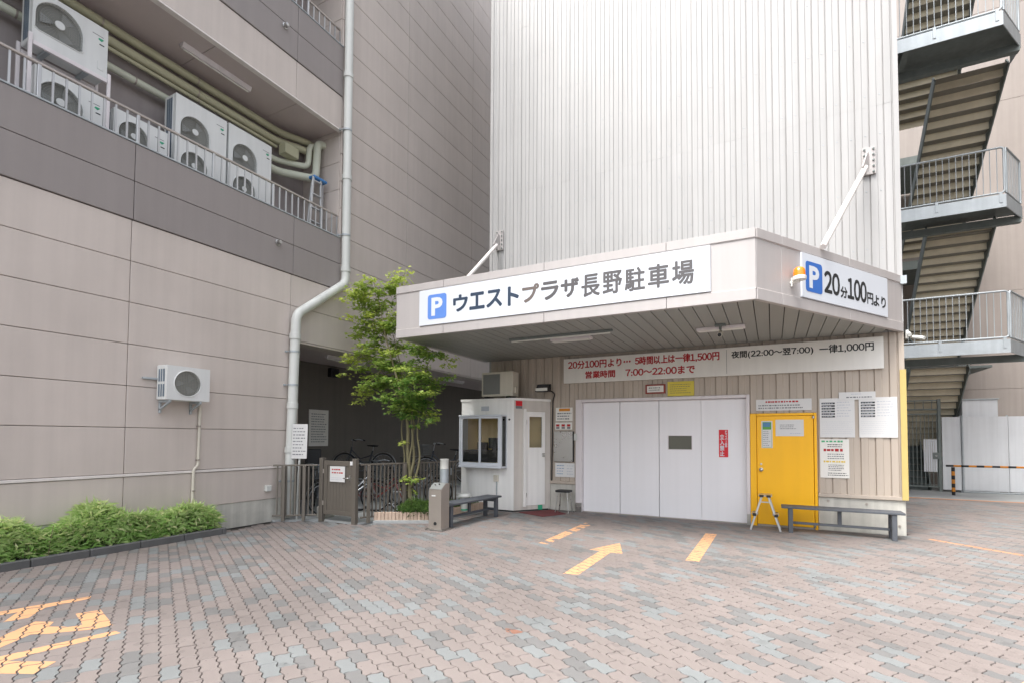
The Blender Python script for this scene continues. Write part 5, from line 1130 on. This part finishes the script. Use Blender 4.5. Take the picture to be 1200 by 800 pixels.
B(-6.188, -5.192, wy + 0.045, 10.2, 1.30, 1.33).build('counter', 'black_plastic', bt); B(-6.185, -5.195, wy + 0.046, wy + 0.06, 1.07, 1.299).build('counter_front', 'black_plastic', bt)
B(BX0 + 0.052, BX0 + 0.06, BF + 0.06, 10.42, 0.03, H_ - 0.01).build('inner_lining', 'booth_inside', bt)
mo = thing('computer_monitor', 'dark monitor on the counter seen through the booth window', 'monitor', (-5.5, 9.75, 1.33)); B(-5.62, -5.32, 9.72, 9.75, 1.36, 1.6, ch=0.006).build('screen', 'monitor', mo); B(-5.52, -5.42, 9.72, 9.82, 1.331, 1.36).build('stand', 'black_plastic', mo)
one(B(-5.9, -5.72, 9.7, 9.9, 1.331, 1.5, ch=0.01), 'telephone', 'black_plastic', 'dark telephone on the counter left of the monitor in the booth', 'telephone', (-5.8, 9.8, 1.331))
flat((0, BF - 0.0015, 0), X, Z, (-5.82, -5.62, 2.2, 2.3), 'ink_pale', bt, 'faint_sticker')
k = MB(); k.box(-5.47, -5.36, BF - 0.05, BF - 0.001, 0.64, 0.78, ch=0.006); k.build('outlet', 'ac_cream', bt); MB().tube(smooth_path([(-5.4, BF - 0.02, 0.64), (-5.4, BF - 0.02, 0.3), (-5.46, BF - 0.03, 0.03)], 0.08), 0.012, 6).build('cable', 'galvanised', bt)
MB().lathe([(0.02, 0), (0.02, 0.02), (0.0, 0.024)], (-5.1, BF, 2.0), (0, -1, 0), 10).build('screw_cap', 'black_plastic', bt)
ba = thing('air_conditioner_unit', 'old cream air conditioner unit standing on the booth roof', 'air conditioner', (-5.5, 9.85, 2.48))
B(-5.9, -5.1, 9.88, 10.18, 2.53, 3.08, ch=0.012).build('casing', 'ac_cream', ba); k = MB()
B(-5.85, -5.42, 9.868, 9.879, 2.58, 3.03).build('fan_recess', 'ac_dark', ba)
for q in range(14): k.box(-5.85, -5.42, 9.856, 9.866, 2.59 + q * 0.032, 2.602 + q * 0.032)
k.build('louvre', 'ac_dark', ba)
B(-5.098, -5.06, 9.95, 10.1, 2.6, 2.74, ch=0.01).build('valve_cover', 'ac_cream', ba)
for xx in (-5.78, -5.22): B(xx - 0.04, xx + 0.04, 9.86, 10.2, 2.472, 2.529).build('foot', 'black_plastic', ba)
fl_ = thing('floodlight', 'small black floodlight on the wall above the booth', 'light', (-4.5, 10.45, 2.6))
MB().prism([(-0.16, 0.0), (0.16, 0.0), (0.1, 0.16), (-0.1, 0.16)], (-4.5, 10.1, 2.62), X, Z, Y, 0.16).build('housing', 'black_plastic', fl_); B(-4.64, -4.36, 10.09, 10.099, 2.635, 2.7).build('lens', 'lamp_off', fl_); k = MB(); k.bar((-4.5, 10.26, 2.7), (-4.5, 10.47, 2.75), 0.04, 0.04, 0.004); k.box(-4.56, -4.44, 10.47, 10.497, 2.68, 2.82); k.build('arm', 'black_plastic', fl_)
MB().tube(smooth_path([(-4.42, 10.26, 2.68), (-4.3, 10.4, 2.6), (-4.38, 10.46, 2.45), (-4.41, 10.47, 0.65)], 0.08), 0.014, 6).build('cable', 'cable_black', fl_)

# ================================================================== RIGHT SIDE: fire stairs, hoarding, gate, barrier
YB = 23.4
bb = thing('background_building', 'beige rendered building wall behind the fire stairs', 'building', (6, YB, 0))
for i in range(6):
    for j in range(8): B(1.5 + i * 2.2 + 0.004, 1.5 + (i + 1) * 2.2 - 0.004, YB, YB + 0.06, j * 3.4 + 0.004, (j + 1) * 3.4 - 0.004, ch=0.005).build('wall_panel', 'backdrop_wall', bb)
B(1.5, 14.7, YB + 0.061, YB + 3, 0, 27.2).build('core', 'wall_joint', bb)
wg = thing('shade_building', 'unseen beige building added right of the yard to shade that side', 'building', (10.5, 14, 0))  # unseen block, added to keep sky light off the canopy's angled face
for i in range(5):
    for j in range(5): B(8.8, 8.86, 6 + i * 3.4 + 0.004, 6 + (i + 1) * 3.4 - 0.004, j * 3.4 + 0.004, (j + 1) * 3.4 - 0.004, ch=0.005).build('wall_panel', 'backdrop_wall', wg)
B(8.861, 13, 6, 23, 0, 17).build('core', 'wall_joint', wg)
hd_ = thing('hoarding', 'white sheet hoarding along the back of the passage on the right', 'hoarding', (6, 20, 0))
xs = [4.66, 5.12, 6.2, 7.3, 8.4]
for a, b in zip(xs[:-1], xs[1:]): B(a + 0.004, b - 0.004, 20.0, 20.03, 0.08, 2.32, ch=0.004).build('sheet', 'hoarding_white', hd_)
for xx in (5.12, 6.2, 8.4): MB().tube([(xx, 20.07, 0.0), (xx, 20.07, 2.36)], 0.024, 8).build('post', 'galvanised', hd_)
MB().tube([(5.14, 19.95, 0.02), (5.14, 19.96, 2.36)], 0.026, 8).build('standpipe', 'galvanised', hd_); MB().tube([(5.14, 19.93, 0.045), (8.4, 19.93, 0.045)], 0.02, 8).build('base_tube', 'galvanised', hd_)
gb = thing('equipment_cabinet', 'pale blue grey cabinet behind the top of the hoarding', 'cabinet', (5.6, 20.3, 0)); B(5.2, 6.03, 20.15, 20.6, 0.0, 2.84, ch=0.012).build('cabinet_body', 'hoarding_white', gb); B(5.17, 6.06, 20.12, 20.63, 2.841, 2.87, ch=0.006).build('cabinet_top', 'galvanised', gb)
bg_ = thing('bar_gate', 'dark green grey metal bar gate under the fire stairs', 'gate', (3.7, 20.0, 0))
for xx in (2.5, 4.6): B(xx - 0.04, xx + 0.04, 19.96, 20.04, 0.0, 2.88, ch=0.005).build('gate_post', 'galvanised_dark', bg_)
for zz in (0.16, 2.42, 2.56, 2.84): B(2.542, 4.558, 19.985, 20.015, zz - 0.02, zz + 0.02, ch=0.004).build('rail', 'galvanised_dark', bg_)
q0 = B(-0.008, 0.008, 19.99, 20.01, 0.181, 2.399).build('bar', 'galvanised_dark', bg_); q0.location.x = 2.64
for i in range(1, 20): link('bar', q0.data, bg_, (2.64 + 0.1 * i, 0, 0))
q0 = B(-0.008, 0.008, 19.99, 20.01, 2.581, 2.819).build('bar', 'galvanised_dark', bg_); q0.location.x = 2.75
for i in range(1, 9): link('bar', q0.data, bg_, (2.75 + 0.21 * i, 0, 0))
for i in range(6): B(4.2 + i * 0.056, 4.2 + i * 0.056 + 0.048, 19.968, 19.984, 0.62, 1.63, ch=0.002).build('screen_slat', 'hoarding_white', bg_)
B(4.42, 4.57, 19.94, 19.967, 1.02, 1.22, ch=0.006).build('lock_box', 'galvanised_dark', bg_); MB().lathe([(0.022, 0.0), (0.02, 0.04), (0, 0.045)], (4.5, 19.94, 1.12), (0, -1, 0), 12).build('lock_knob', 'steel', bg_)
br_ = thing('hazard_barrier', 'low barrier pole striped in orange and black before the hoarding', 'barrier', (4.6, 18.9, 0))
def striped(a, b, r, n, nm):
    a = Vector(a); b = Vector(b)
    for i in range(n): MB().tube([a + (b - a) * (i / n), a + (b - a) * ((i + 1) / n)], r, 10).build(nm, 'hazard_orange' if i % 2 else 'hazard_black', br_)
striped((4.48, 18.9, 0.86), (8.7, 18.9, 0.86), 0.03, 25, 'rail_stripe'); striped((4.64, 18.9, 0.0), (4.64, 18.9, 0.82), 0.042, 7, 'post_stripe'); striped((8.5, 18.9, 0.0), (8.5, 18.9, 0.82), 0.042, 7, 'post_stripe')

fs = thing('fire_escape_stairs', 'galvanised steel fire escape stairs climbing beside the tower', 'stairs', (4, 17, 0))
def landing(z, y0, x0, x1, y1):
    cx_ = 0.62; t_ = MB(); poly = [(x0, y0), (x1, y0), (x1 + cx_, y0 + 1.05), (x1 + cx_, y1), (x0, y1)]
    dk = MB().prism([(a, b) for a, b in ((x0, y0 + 0.02), (x1 - 0.01, y0 + 0.02), (x1 + cx_ - 0.02, y0 + 1.05), (x1 + cx_ - 0.02, y1), (x0, y1))], (0, 0, z - 0.06), X, Y, Z, 0.05).build('landing', 'galvanised_dark', fs)
    B(x0, x1, y0, y0 + 0.018, z - 0.31, z, ch=0.0).build('fascia_plate', 'galvanised', dk)
    a = Vector((x1, y0, 0)); b = Vector((x1 + cx_, y0 + 1.05, 0)); d = (b - a).normalized(); n = Vector((d.y, -d.x, 0)); L_ = (b - a).length
    MB().obox((a + b) / 2 + n * -0.009 + Z * (z - 0.155), d, n, Z, (L_ / 2, 0.009, 0.155)).build('fascia_plate', 'galvanised', dk)
    B(x1 + cx_ - 0.018, x1 + cx_, y0 + 1.06, y1, z - 0.31, z).build('fascia_plate', 'galvanised', dk)
    for xx in (x0 + 0.8,): B(xx - 0.07, xx + 0.07, y0 + 0.03, y1, z - 0.24, z - 0.062).build('joist', 'galvanised_dark', dk)
    B(x0, x1 + cx_ - 0.05, y0 + 0.95, y0 + 1.09, z - 0.42, z - 0.245).build('beam', 'galvanised_dark', dk)
    for xx in (x0 + 0.28, (x0 + x1) / 2 + 0.05, x1 - 0.1): B(xx - 0.03, xx + 0.03, y0 - 0.012, y0 - 0.001, z - 0.2, z + 0.06).build('rail_bracket', 'galvanised', dk)
    for (P_, Q_) in (((x0 + 0.02, y0 + 0.03), (x1 - 0.02, y0 + 0.03)), ((x1 + 0.02, y0 + 0.06), (x1 + cx_ - 0.03, y0 + 1.05))):
        P_ = Vector((*P_, 0)); Q_ = Vector((*Q_, 0)); d = (Q_ - P_).normalized(); L_ = (Q_ - P_).length
        fr_ = MB(); fr_.tube(smooth_path([P_ + Z * (z + 0.05), P_ + Z * (z + 1.15), Q_ + Z * (z + 1.15), Q_ + Z * (z + 0.05), P_ + Z * (z + 0.05)], 0.07), 0.024, 8); ro = fr_.build('railing', 'galvanised', fs)
        bm_ = None; k = int(L_ / 0.125)
        for i in range(1, k):
            if bm_ is None: q = MB().tube([P_ + Z * (z + 0.05), P_ + Z * (z + 1.15)], 0.009, 6, False).build('baluster', 'galvanised', ro); bm_ = q.data
            else: q = link('baluster', bm_, ro)
            q.location = d * (L_ * i / k)
def flight(x0, x1, y_top, z_top, y_bot, z_bot, n=17, mr='riser_lit', mt='tread_shaded'):  # paler risers, darker treads: light and shade painted into their colours
    st = None
    for xx in (x0, x1):
        k = MB()
        a = Vector((xx, y_top, z_top)); b = Vector((xx, y_bot, z_bot)); d = (b - a).normalized(); up = d.cross(X).normalized()
        k.obox((a + b) / 2 - Z * 0.08, X, d, up, (0.015, (b - a).length / 2, 0.14)); s_ = k.build('stringer', 'galvanised_dark', fs)
    tm = None
    for i in range(n):
        f_ = (i + 0.5) / n; yy = y_top + (y_bot - y_top) * f_; zz = z_top + (z_bot - z_top) * f_
        if tm is None:
            q = B(x0 + 0.02, x1 - 0.02, -0.13, 0.1, -0.012, 0.0).build('tread', mt, s_); tm = q.data; e = B(x0 + 0.02, x1 - 0.02, 0.092, 0.1, -0.2, -0.013).build('riser', mr, s_); rm_ = e.data
        else: q = link('tread', tm, s_); e = link('riser', rm_, s_)
        for h_ in (q, e): h_.location.y += yy; h_.location.z += zz
L1, L2, L3 = 3.98, 7.45, 10.92
landing(L1, 15.84, 2.3, 5.0, 17.3); landing(L2, 15.84, 2.3, 5.0, 17.3); landing(L3, 14.3, 2.1, 4.55, 15.9); landing(L3 + 3.47, 14.3, 2.1, 4.55, 15.9); flight(3.3, 4.7, 15.2, L3 + 3.37, 18.6, L3 + 0.1)
flight(3.75, 5.15, 17.0, L2 - 0.1, 20.4, L1 + 0.1); flight(3.75, 5.15, 16.0, L3 - 0.1, 20.2, L2 + 0.1); flight(3.75, 5.15, 19.25, L1 - 0.1, 22.6, 0.55)
flight(2.2, 3.5, 20.4, L2 - 1.7, 17.2, L1 + 0.1); flight(2.2, 3.5, 20.4, L3 - 1.7, 17.2, L2 + 0.1)
for xx, yy in ((5.98, 17.0), (2.35, 17.1), (2.35, 20.6)): B(xx - 0.06, xx + 0.06, yy - 0.06, yy + 0.06, 0.0, 18.0, ch=0.006).build('column', 'galvanised_dark', fs)
flight(2.55, 4.45, 23.3, 3.3, 20.4, 0.1, 16, 'galvanised_dark', 'galvanised_dark')
for zz in (L1, L2, L3): B(2.0, 6.1, 20.72, 23.35, zz - 0.1, zz - 0.03).build('rear_landing', 'galvanised_dark', fs)
for zz in (L1, L2, L3): B(2.4, 5.5, 20.45, 20.7, zz - 0.3, zz - 0.02).build('rear_beam', 'galvanised_dark', fs)

bpy.data.objects.remove(_to, do_unlink=True)
for o in list(SC.objects):
    if 'yf' in o.keys(): del o['yf']
